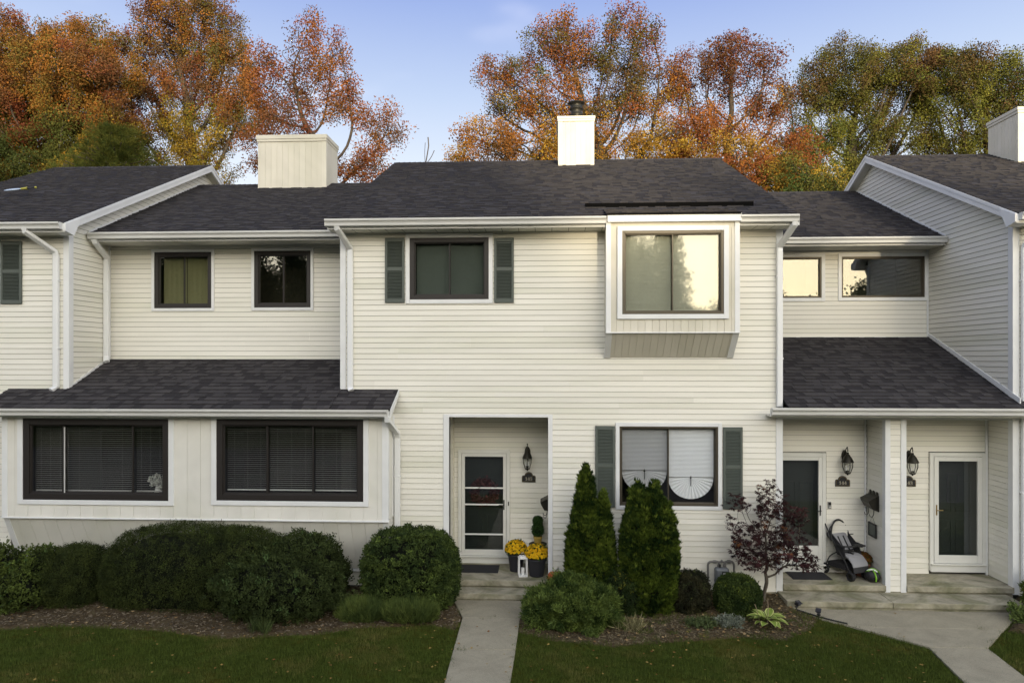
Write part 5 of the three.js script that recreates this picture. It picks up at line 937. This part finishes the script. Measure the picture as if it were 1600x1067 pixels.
tree('deciduous_tree', 'orange red tree behind the right end of the middle roof', { base: [8.0, 0, -13.6], seed: 20, n: 760, trunkR: .2, per: 2.2, gap: -.25, crowns: [[7.0, 11.9, -13.6, 1.5, 1.3], [8.3, 11.0, -13.6, 1.5, 1.3]], upTo: 8.6, step: .34, kill: .5, color: pal([ORG, RED, GOLD, ORG]) });
{ // pine behind the left roof
  const base = [-17.6, 0, -14.5], t = thing('pine_tree', 'soft green pine just above the left roof', 'tree', base), r = rng(33), items = [], P = [], tr = [bar([0, 0, 0], [0, 13.6, 0], .10, 9)];
  for (let y = 6; y < 13.7; y += .30) { const L = Math.min(2.5, (14.0 - y) * .7 + .3) * (.65 + r() * .5); for (let k = 0; k < 8; k++) { const a = r() * 6.283, e = V(Math.cos(a) * L, y + L * .18 + (r() - .5) * .3, Math.sin(a) * L); tr.push(bar([0, y, 0], e, .022, 4)); for (let q = .25; q < 1.02; q += .085) for (let c = 0; c < 2; c++) { const p = V(0, y, 0).lerp(e, q).add(V(r() - .5, (r() - .5) * .8, r() - .5).multiplyScalar(.75)); items.push([p, .8 + r() * .5, mixC([.050, .072, .016], [.15, .145, .026], r()), e.clone().sub(V(0, y, 0)).normalize().add(V(0, .5, 0)).normalize()]); } } }
  part('trunk', tr, M.bark, t); foliage('crown', t, leafCluster(26, .10, .20, .012, 55, { up: 1.2, fold: 0 }), items, 34);
}
{ // bare sapling above the middle ridge
  const t = thing('bare_sapling', 'bare forked twig standing above the middle roof ridge', 'sapling', [-4.38, 0, -12]);
  part('stem', [tube([[0, 0, 0], [.05, 6, 0], [0, 10.8, 0], [.02, 11.6, 0], [.12, 12.1, 0], [.10, 12.5, 0]], .022, 40, 5), tube([[.01, 11.5, 0], [.22, 11.75, .05], [.34, 12.0, .05]], .014, 10, 5), tube([[0, 11.4, 0], [-.02, 11.9, .02], [.0, 12.3, .02]], .010, 10, 5)], M.barkGrey, t);
}

// evergreens across the parking lot: they shade the lower walls and stand in the window panes
{
  const r = rng(71), items = [], wood = [], hearts = [], X = [];
  // heights follow what the panes of the photograph mirror: tall to the left, low towards the setting sun
  for (let az = -62; az < 62; az += (az < 11 ? .7 : 1.0) + r() * 1.2) {
    const D = 48 + r() * 10, x = Math.tan(az * Math.PI / 180) * D, z = D - 12.74, far = Math.hypot(x, D);
const el = az < -14 ? 6.5 + r() * 7 : az < 2 ? 10.5 + r() * 3.5 : az < 11 ? 7.6 + r() * 4.0 : az < 17 ? 3.6 + r() * 4.2 : 3.5 + r() * 4.2;
    const h = 4.38 + far * Math.tan(el * Math.PI / 180); X.push([x, z, h, 1.2 + h * .09 + r() * .7, az > -14 && az < 11 ? .5 : 0]);
  }
  for (const [x, z, h, w, heart] of X) { wood.push(bar([x, 0, z], [x, h * .96, z], z * 0 + .14, 6)); if (heart) { const g = new THREE.ConeGeometry(w * heart, h * .93, 22, 26, false).translate(x, h * .5, z), P = g.attributes.position; for (let i = 0; i < P.count; i++) { const q = 1 + .5 * NZ.noise(P.getX(i) * 1.3, P.getY(i) * 1.1, P.getZ(i) * 1.3) + .5 * NZ.noise(P.getX(i) * 3.1, P.getY(i) * 2.7, P.getZ(i) * 3.1); P.setX(i, x + (P.getX(i) - x) * q); P.setZ(i, z + (P.getZ(i) - z) * q); } g.computeVertexNormals(); hearts.push(g); } for (let y = .6; y < h; y += .34) { const L = w * Math.pow(1 - y / h, .8) + .12; for (let k = 0; k < 4 + L * 11; k++) { const a = r() * 6.283, q = Math.sqrt(r()); items.push([V(x + Math.cos(a) * L * q, y - q * .25, z + Math.sin(a) * L * q), 2.0 + r() * 1.5, mixC([.035, .05, .02], [.085, .095, .034], r())]); } } }
  const o = thing('tree_line', 'dark row of evergreens across the parking lot', 'trees', [0, 0, 0]); o.userData.kind = 'stuff';
  part('trunks', wood, M.bark, o, 'stuff'); part('hearts', hearts, std({ color: C(.04, .05, .02), roughness: 1 }), o, 'stuff'); foliage('needles', o, CLUST[0], items, 72);
}

// ---------------------------------------------------------------- shrubs
const DKG = [.019, .027, .008], MDG = [.050, .064, .016], LTG = [.085, .115, .024], THU = [.024, .055, .010], THL = [.095, .135, .018];
// lobes: [x, y, z, rx, ry, rz, power]; foliage lies on the union of super-ellipsoids
function shrub(name, label, category, base, lobes, o) {
  const t = thing(name, label, category, [base[0], 0, base[1]]), r = rng(o.seed), items = [], cl = o.cluster, B = V(base[0], 0, base[1]), core = [];
  const val = (l, x, y, z) => { const p = l[6] || 2.4; return Math.pow(Math.abs((x - l[0]) / l[3]), p) + Math.pow(Math.abs((y - l[1]) / l[4]), p) + Math.pow(Math.abs((z - l[2]) / l[5]), p); };
  let area = lobes.map((l) => Math.pow((Math.pow(l[3] * l[4], 1.6) + Math.pow(l[3] * l[5], 1.6) + Math.pow(l[4] * l[5], 1.6)) / 3, 1 / 1.6) * 12.57); const tot = area.reduce((a, b) => a + b, 0);
  lobes.forEach((l, li) => {
    const n = Math.round(o.n * area[li] / tot);
    for (let i = 0; i < n; i++) {
      const d = V(r() * 2 - 1, r() * 2 - 1, r() * 2 - 1); if (d.lengthSq() > 1 || d.lengthSq() < .01) { i--; continue; } d.normalize();
      const p = l[6] || 2.4, k = Math.pow(Math.pow(Math.abs(d.x), p) + Math.pow(Math.abs(d.y), p) + Math.pow(Math.abs(d.z), p), -1 / p);
      const lump = 1 + (o.lump ?? .05) * (NZ.noise(d.x * 3 + li * 5, d.y * 3, d.z * 3 + o.seed) * 1.6 + NZ.noise(d.x * 8, d.y * 8 + o.seed, d.z * 8));
      const q = k * lump * (1 - Math.pow(r(), 2.2) * (o.deep ?? .16) + (r() < .05 ? r() * (o.stray ?? .05) : 0));
      const x = l[0] + d.x * q * l[3], y = l[1] + d.y * q * l[4], z = l[2] + d.z * q * l[5];
      if (y < .02 || lobes.some((m, mi) => mi !== li && val(m, x, y, z) < .66)) continue;
      const nn = V(d.x / l[3], d.y / l[4], d.z / l[5]).normalize(), tone = THREE.MathUtils.clamp(.42 + NZ.noise(x * 4, y * 4, z * 4 + o.seed) * .9 + (r() - .5) * .6, 0, 1);
      const cc = o.tips && r() < o.tips[1] * (nn.y > .2 ? 1 : .4) ? C(...o.tips[0]) : mixC(o.pal[0], o.pal[1], tone);
      items.push([V(x, y, z).sub(B), (.75 + r() * .55) * (o.size ?? 1), cc, o.aim ? V(nn.x * o.aim[0], nn.y * o.aim[0] + o.aim[1], nn.z * o.aim[0]).add(V(r() - .5, r() - .5, r() - .5).multiplyScalar(o.aim[2])).normalize() : undefined]);
    }
    const g = new THREE.SphereGeometry(1, 30, 20), P = g.attributes.position; for (let i = 0; i < P.count; i++) { const d = V(P.getX(i), P.getY(i), P.getZ(i)), p = l[6] || 2.4, k = Math.pow(Math.pow(Math.abs(d.x), p) + Math.pow(Math.abs(d.y), p) + Math.pow(Math.abs(d.z), p), -1 / p) * (o.core ?? .80); P.setXYZ(i, l[0] + d.x * k * l[3] - base[0], Math.max(-.05, l[1] + d.y * k * l[4]), l[2] + d.z * k * l[5] - base[1]); }
    g.computeVertexNormals(); core.push(g);
  });
  part('branches', core, o.coreMat || M.core, t); foliage('foliage', t, cl, items, o.seed + 3, o.mat || M.leaf); return t;
}
const cYew = leafCluster(16, .045, .045, .011, 201, { up: .6, fold: .1, dirOut: .8 }), cBox = leafCluster(13, .035, .030, .017, 202, { fold: .2, dirOut: .6, up: .3 }), cHolly = leafCluster(13, .05, .045, .026, 203, { fold: .22, dirOut: .6, up: .25 });
const cThuja = leafCluster(16, .026, .058, .014, 204, { up: 2.0, fold: .05, vary: .7 }), cJun = leafCluster(30, .050, .046, .011, 205, { up: 1.3, fold: .08, dirOut: .6, vary: .7 }), cGrassy = leafCluster(12, .03, .13, .006, 206, { up: 2.4, fold: 0 }), cLoose = leafCluster(9, .05, .055, .022, 207, { fold: .2, up: .6 });
shrub('clipped_hedge', 'long clipped dark green mound in front of the lower left windows', 'hedge', [-6.35, .8], [[-6.45, .55, .78, 1.42, .86, .62, 3], [-5.5, .58, .80, .95, .78, .60, 2.8], [-7.15, .42, .75, .80, .74, .56, 2.6]], { seed: 301, n: 12500, size: .8, cluster: cYew, pal: [DKG, MDG], lump: .03, tips: [[.07, .10, .02], .03] });
shrub('shrub', 'rounded dark green shrub at the left end of the clipped mound', 'shrub', [-8.45, .8], [[-8.45, .44, .80, .54, .58, .56, 2.5]], { seed: 302, n: 3200, size: .8, cluster: cYew, pal: [DKG, MDG], lump: .06 });
shrub('shrub', 'loose spreading green shrub right of the clipped mound', 'shrub', [-4.5, 1.2], [[-4.55, .48, 1.18, 1.05, .58, .82, 2.3], [-4.25, .82, .85, .62, .50, .5, 2.2], [-3.88, .50, .78, .36, .45, .42, 2.2], [-4.9, .75, .95, .5, .42, .5, 2.2]], { seed: 303, n: 7000, cluster: cHolly, pal: [DKG, [.048, .066, .02]], lump: .12, stray: .18, deep: .22, size: .85, tips: [[.055, .09, .03], .05] });
shrub('shrub', 'loose twiggy green shrub at the far left edge', 'shrub', [-9.25, 1.1], [[-9.25, .38, 1.15, .56, .42, .56, 2.2], [-9.0, .74, 1.0, .34, .30, .30, 2.2], [-9.75, .62, 1.2, .5, .5, .5, 2.2]], { seed: 304, n: 2700, cluster: cLoose, pal: [DKG, LTG], lump: .16, stray: .25, deep: .3, core: .7, tips: [[.06, .10, .03], .06] });
shrub('shrub', 'large rounded clipped shrub left of the middle entry steps', 'shrub', [-2.37, .72], [[-2.40, .64, .72, .80, .72, .66, 3.2], [-1.95, .58, .70, .42, .60, .56, 2.6]], { seed: 305, n: 6200, cluster: cHolly, pal: [[.020, .034, .010], [.066, .094, .022]], lump: .05, size: .8, tips: [[.10, .14, .03], .06] });
for (const [x, rx, s, label] of [[-3.08, .36, 306, 'low feathery green plant in front, left of its twin'], [-2.27, .44, 307, 'low feathery green plant in front of the large rounded shrub']]) shrub('low_plant', label, 'plant', [x, 1.38], [[x, .10, 1.38, rx, .17, .24, 2.4]], { seed: s, n: 1300, cluster: cGrassy, pal: [[.06, .09, .026], [.14, .18, .045]], lump: .08, aim: [.5, 1, .5], core: .75 });
shrub('arborvitae', 'twin-tipped arborvitae cone with its taller tip on the left', 'arborvitae', [.85, .6], [[.74, .85, .60, .36, .95, .38, 2], [.72, 1.50, .60, .22, 1.02, .22, 1.4], [1.02, .75, .62, .20, .85, .3, 2], [1.02, 1.30, .62, .15, .74, .16, 1.45], [.80, .5, .62, .41, .62, .42, 2.4]], { seed: 308, n: 12500, cluster: cThuja, pal: [[.012, .028, .006], THL], lump: .10, deep: .22, aim: [.55, 1, .35], tips: [[.13, .17, .025], .12], core: .84 });
shrub('arborvitae', 'broad double-tipped arborvitae in front of the shaded window', 'arborvitae', [1.78, .75], [[1.63, .92, .75, .30, .98, .38, 2.2], [1.62, 1.48, .75, .22, .77, .2, 1.5], [1.95, .95, .75, .34, 1.0, .38, 2.2], [1.88, 1.51, .75, .23, .75, .22, 1.5], [1.75, 1.45, .75, .2, .55, .22, 2], [2.06, 1.35, .75, .14, .55, .2, 2], [1.79, .6, .78, .46, .72, .42, 2.5]], { seed: 309, n: 16500, cluster: cThuja, pal: [[.012, .028, .006], THL], lump: .10, deep: .22, aim: [.55, 1, .35], tips: [[.13, .17, .025], .12], core: .84 });
shrub('juniper', 'wide bright green spreading juniper right of the path', 'juniper', [.43, 1.25], [[.47, .27, 1.28, .64, .29, .58, 2.4], [.46, .42, 1.15, .38, .26, .40, 2.2], [.86, .30, 1.25, .30, .24, .36, 2.2], [.02, .24, 1.34, .32, .22, .38, 2.2]], { seed: 310, n: 9000, cluster: cJun, pal: [[.022, .042, .010], [.13, .175, .038]], lump: .34, deep: .34, aim: [1, .25, .9], core: .72, stray: .12, tips: [[.13, .18, .05], .10] });
shrub('shrub', 'small rounded yellow-tipped shrub tucked behind the juniper', 'shrub', [1.36, .95], [[1.36, .36, .95, .30, .38, .28, 2.6]], { seed: 311, n: 1300, cluster: cBox, pal: [[.013, .024, .008], [.036, .056, .014]], lump: .06, tips: [[.14, .14, .02], .12] });
shrub('shrub', 'dark bronze shrub left of the gas meter', 'shrub', [2.47, .72], [[2.45, .32, .72, .38, .35, .36, 2.5], [2.60, .42, .70, .22, .27, .24, 2.3]], { seed: 312, n: 2300, cluster: cHolly, pal: [[.013, .015, .008], [.038, .036, .016]], coreMat: M.coreRed, lump: .12, size: .7, tips: [[.06, .075, .025], .05] });
shrub('boxwood', 'clipped green boxwood ball in front of the gas meter', 'boxwood', [3.31, .8], [[3.31, .30, .80, .37, .355, .35, 2.5]], { seed: 313, n: 2100, cluster: cBox, pal: [[.016, .030, .008], [.066, .092, .02]], lump: .04, tips: [[.10, .13, .02], .06] });
shrub('shrub', 'bright yellow-green shrub at the right edge beside the porch step', 'shrub', [8.72, .75], [[8.72, .32, .75, .48, .42, .45, 2.4]], { seed: 314, n: 2300, cluster: cJun, size: .7, pal: [[.045, .075, .012], [.15, .18, .022]], lump: .10, aim: [1, .6, .6] });
{ // Japanese maple
  const base = [3.87, .04, .40], t = thing('japanese_maple', 'small maroon Japanese maple in front of the porch', 'tree', base), b = V(...base);
  const g = growTree({ base, seed: 401, n: 900, step: .085, kill: .12, jitter: .35, trunkR: .034, tip: .0032, expo: 2.1, upTo: .30, crowns: [[3.90, .98, .55, .74, .28, .5], [4.30, .98, .6, .50, .22, .4], [3.55, 1.28, .5, .38, .26, .35], [4.05, 1.38, .5, .6, .26, .42], [4.1, 1.72, .45, .52, .25, .34], [3.50, 1.72, .45, .26, .26, .25], [3.98, 2.12, .42, .15, .30, .15], [4.42, 1.60, .45, .32, .26, .3], [3.33, 1.45, .5, .18, .1, .2], [3.78, .84, .62, .50, .16, .36], [4.48, .80, .62, .42, .15, .34], [3.30, 1.98, .45, .14, .12, .14]] });
  for (const p of g.P) p.sub(b);
  part('trunk', treeWood(g), M.barkGrey, t);
  // palmate leaf of seven thin lobes
  const pal7 = []; for (let s = 0; s < 4; s++) { const r = rng(410 + s), parts = []; for (let k = 0; k < 5; k++) { const a0 = r() * 6.283, pos = V(r() - .5, r() - .5, r() - .5).multiplyScalar(.09); for (let q = -3; q <= 3; q++) { const a = q * .5, L = .058 * (1 - Math.abs(q) * .13), lf = new THREE.BufferGeometry(); const w = .007; lf.setAttribute('position', new THREE.BufferAttribute(new Float32Array([0, 0, 0, Math.sin(a) * L * .5 + Math.cos(a) * w, -.004, Math.cos(a) * L * .5 - Math.sin(a) * w, Math.sin(a) * L, -.016, Math.cos(a) * L, 0, 0, 0, Math.sin(a) * L, -.016, Math.cos(a) * L, Math.sin(a) * L * .5 - Math.cos(a) * w, -.004, Math.cos(a) * L * .5 + Math.sin(a) * w]), 3)); lf.computeVertexNormals(); const m = new THREE.Matrix4().makeRotationFromEuler(new THREE.Euler((r() - .5) * 1.2, a0, (r() - .5) * 1.2)); m.setPosition(pos); lf.applyMatrix4(m); const s0 = .8 + r() * .4; lf.setAttribute('color', new THREE.BufferAttribute(new Float32Array(18).fill(s0), 3)); parts.push(lf); } } pal7.push(merge(parts)); }
  const r = rng(402), it = [[], [], [], []]; for (let i = 1; i < g.N; i++) { if (g.rad[i] > .0075) continue; if (NZ.noise(g.P[i].x * 4, g.P[i].y * 5, g.P[i].z * 4) < -.14) continue; const n = r() < .72 ? 1 : 2; for (let c = 0; c < n; c++) it[Math.floor(r() * 4)].push([g.P[i].clone().add(V(r() - .5, r() - .5, r() - .5).multiplyScalar(.13)), 1.0 + r() * .6, r() < .03 ? C(.17, .07, .03) : mixC([.018, .010, .011], [.062, .022, .023], r())]); }
  pal7.forEach((c, i) => foliage('crown', t, c, it[i], 420 + i, M.leaf, false));
}
{ // hosta with cream margins: every leaf is a part
  const o = thing('hosta', 'yellow-green hosta with pale leaf margins at the lawn edge', 'plant', [3.62, .05, 1.42]), r = rng(501), gm = std({ color: C(.16, .22, .03), roughness: .6 }), pm = std({ color: C(.48, .50, .17), roughness: .6 });
  const leaf = (L, W, margin) => { const v = [], n = 8; const P = (t, s) => { const w = W * Math.pow(Math.sin(Math.PI * Math.min(1, .06 + t * .94)), .8) * (1 - .25 * t); return [s * w, .10 * L * Math.sin(t * 2.6) - .55 * L * t * t * .75 - Math.abs(s) * -.12 * W, t * L]; }; const A = margin ? [[-1, -.78], [.78, 1]] : [[-.78, 0], [0, .78]]; for (const [a, b] of A) for (let i = 0; i < n; i++) { const t0 = i / n, t1 = (i + 1) / n, p = [P(t0, a), P(t0, b), P(t1, b), P(t1, a)]; for (const k of [0, 1, 2, 0, 2, 3]) v.push(...p[k]); } const g = new THREE.BufferGeometry(); g.setAttribute('position', new THREE.BufferAttribute(new Float32Array(v), 3)); g.computeVertexNormals(); return g; };
  const kinds = [[.20, .065], [.24, .075], [.17, .055]].map(([L, W]) => [leaf(L, W, 0), leaf(L, W, 1)]);
  for (let k = 0; k < 26; k++) { const a = k * 2.4 + r() * .4, q = kinds[k % 3], m = part('leaf', q[0], gm, o); part('leaf_margin', q[1], pm, m); const d = .03 + .10 * Math.sqrt(k / 26); m.position.set(Math.sin(a) * d, .10 - .05 * k / 26 + r() * .05, Math.cos(a) * d); m.rotation.set(0, a, 0); m.rotateX(-.75 + .65 * k / 26 + (r() - .5) * .3); m.rotateZ((r() - .5) * .5); }
  part('flower_stalk', [tube([[-.12, 0, 0], [-.15, .20, -.02], [-.20, .34, -.02]], .005, 10, 5), tube([[.02, 0, -.05], [.03, .25, -.06], [.02, .42, -.05]], .006, 10, 5)], std({ color: C(.28, .21, .14), roughness: .9 }), o);
}
{ // dry grass and small ground plants
  const r = rng(601);
  const o = thing('grass_tuft', 'dry straw-coloured grass tuft at the right foot of the juniper', 'grass tuft', [1.36, .03, 1.62]), it = [];
  for (let i = 0; i < 90; i++) it.push([V((r() - .5) * .34, 0, (r() - .5) * .26), .7 + r() * 1.1, mixC([.14, .13, .05], [.32, .29, .16], r()), V((r() - .5) * 1.3, 1, (r() - .5) * 1.3).normalize()]);
  foliage('blades', o, leafCluster(5, .02, .15, .007, 602, { up: 2, fold: 0 }), it, 603);
  const t2 = thing('grass_tuft', 'wild green grass tuft in front of the spreading left shrub', 'grass tuft', [-4.55, .02, 2.02]), i2 = [];
  for (let i = 0; i < 70; i++) i2.push([V((r() - .5) * .3, 0, (r() - .5) * .22), .8 + r() * 1.0, mixC([.04, .06, .02], [.09, .12, .04], r()), V((r() - .5) * 1.1, 1, (r() - .5) * 1.1).normalize()]);
  foliage('blades', t2, leafCluster(5, .02, .16, .006, 604, { up: 2, fold: 0 }), i2, 605);
  for (const [x, z, s, c0, c1, label] of [[2.55, 1.45, 610, [.05, .07, .025], [.09, .115, .045], 'sparse green ground plant in the bed below the bronze shrub'], [3.02, 1.38, 611, [.10, .115, .085], [.19, .21, .16], 'silvery grey ground plant below the boxwood ball']]) { const p = thing('ground_plant', label, 'plant', [x, .03, z]), q = []; for (let i = 0; i < 150; i++) { const a = r() * 6.283, d = Math.sqrt(r()) * .26; q.push([V(Math.cos(a) * d, .02 + r() * .08, Math.sin(a) * d * .7), .5 + r() * .5, mixC(c0, c1, r())]); } foliage('leaves', p, cLoose, q, s); }
  const q3 = thing('ground_plant', 'leafy green plant at the right edge below the yellow-green shrub', 'plant', [8.05, .03, 1.0]), q = []; for (let i = 0; i < 190; i++) { const a = r() * 6.283, d = Math.sqrt(r()) * .28; q.push([V(Math.cos(a) * d, .03 + r() * .2, Math.sin(a) * d), .8 + r() * .7, mixC([.06, .09, .025], [.16, .21, .06], r())]); } foliage('leaves', q3, cLoose, q, 613);
}
// ---------------------------------------------------------------- grass, litter
{
  const r = rng(701), blade = (n, s, sz) => { const q = rng(s), p = [], c = []; for (let i = 0; i < n; i++) { const a = q() * 6.283, x = (q() - .5) * sz, z = (q() - .5) * sz, h = .026 + q() * .032, lean = (q() - .3) * .03, w = .0022 + q() * .0016, dx = Math.cos(a), dz = Math.sin(a), k = .65 + q() * .7; p.push(x - dz * w, 0, z + dx * w, x + dz * w, 0, z - dx * w, x + dx * lean, h, z + dz * lean); for (let j = 0; j < 3; j++) c.push(k, k, k); } const g = new THREE.BufferGeometry(); g.setAttribute('position', new THREE.BufferAttribute(new Float32Array(p), 3)); g.setAttribute('color', new THREE.BufferAttribute(new Float32Array(c), 3)); g.computeVertexNormals(); return g; };
  const kinds = [blade(46, 1, .15), blade(46, 2, .15), blade(46, 3, .15)], sets = [[], [], []];
  for (let z = .8; z < 5.0; z += .078) for (let x = -10.8; x < 11; x += .078) {
    const X = x + (r() - .5) * .07, Z = z + (r() - .5) * .07;
    if (X < -6.4 - Z * .0 - (5 - Z) * 1.2 || X > 5 + (5 - Z) * 1.2) continue;
    if (inWalk(X, Z) || [BED_L, BED_R, BED_E].some((b) => inside(b, X, Z) && edgeDist(b, X, Z) > .06 * r() && !(b === BED_R && r() < .55 * Math.max(0, NZ.noise(X * 2.2, Z * 2.2, 8) + .35) && X > 1.3))) continue;
    const weed = 0; const n = NZ.noise(X * .9, Z * .9, 2) + NZ.noise(X * 3, Z * 3, 5) * .5, dry = THREE.MathUtils.clamp(n * .9 + (r() - .5) * .5, 0, 1); if (r() < .10 + dry * .25) continue;
    sets[Math.floor(r() * 3)].push([V(X, Math.max(inside(BED_R, X, Z) ? bedH(BED_R, X, Z) : -1, NZ.noise(X * .6, Z * .6, 1) * .012 - .012), Z), .75 + r() * .5, mixC([.060, .084, .015], [.15, .128, .04], dry)]);
  }
  const o = new THREE.Group(); o.name = 'grass'; o.userData = { kind: 'stuff', label: 'short autumn grass of the front lawn' }; scene.add(o);
  kinds.forEach((k, i) => { const m = foliage('blades', o, k, sets[i], 710 + i, M.leaf, false); });
  // mulch chips and fallen leaves
  const chip = (() => { const g = new THREE.BoxGeometry(.035, .006, .011, 1, 1, 1).toNonIndexed(); g.setAttribute('color', new THREE.BufferAttribute(new Float32Array(g.attributes.position.count * 3).fill(1), 3)); return g; })();
  const chips = [], lv = [];
  for (const [poly, n, lf, pal0, pal1] of [[BED_L, 7500, 260, [.055, .044, .03], [.23, .19, .135]], [BED_R, 8500, 520, [.055, .043, .027], [.19, .155, .095]], [BED_E, 700, 20, [.04, .03, .02], [.12, .10, .07]]]) {
    const xs = poly.map((p) => p[0]), zs = poly.map((p) => p[1]), x0 = Math.max(-10.8, Math.min(...xs)), x1 = Math.min(10, Math.max(...xs)), z0 = Math.min(...zs), z1 = Math.max(...zs);
    for (let i = 0, k = 0; i < n && k < n * 6; k++) { const x = x0 + (x1 - x0) * r(), z = z0 + (z1 - z0) * r(); if (!inside(poly, x, z)) continue; i++; chips.push([V(x, bedH(poly, x, z) + .004, z), .5 + r() * 1.1, mixC(pal0, pal1, Math.pow(r(), 1.8))]); }
    for (let i = 0, k = 0; i < lf && k < 9999; k++) { const x = x0 + (x1 - x0) * r(), z = z0 + (z1 - z0) * r(); if (!inside(poly, x, z)) continue; i++; lv.push([V(x, bedH(poly, x, z) + .008, z), .6 + r() * .7, mixC([.13, .07, .03], [.34, .25, .13], r())]); }
  }
  for (let i = 0; i < 230; i++) { const x = -9 + r() * 15, z = 1.6 + r() * 2.4; lv.push([V(x, .022, z), .5 + r() * .5, mixC([.16, .06, .02], [.35, .26, .08], r())]); }
  lv.push([V(6.0, .022, .72), 1.3, C(.30, .20, .09)], [V(-.62, .022, 1.0), .8, C(.3, .25, .05)]);
  const fm = foliage(numbered('mulch_chips'), scene, chip, chips, 720, M.leaf, false); fm.userData.label = 'loose bark chips on the planting beds';
  const leafG = (() => { const v = [], n = 10, rr = [1, .45, .85, .4, .7, .3, .7, .4, .85, .45], P = (i) => { const a = i / n * 6.283, q = rr[i % n] * .034; return [Math.sin(a) * q, .004 + q * q * 9 + (i % 2) * .003, Math.cos(a) * q]; }; for (let i = 0; i < n; i++) v.push(0, .002, 0, ...P(i), ...P(i + 1)); const g = new THREE.BufferGeometry(); g.setAttribute('position', new THREE.BufferAttribute(new Float32Array(v), 3)); g.setAttribute('color', new THREE.BufferAttribute(new Float32Array(v.length).fill(1), 3)); g.computeVertexNormals(); return g; })(); const fl = foliage(numbered('fallen_leaves'), scene, leafG, lv, 731, M.leaf, false); fl.userData.label = 'scattered brown fallen leaves on beds and lawn';
}
renderer.render(scene, camera);
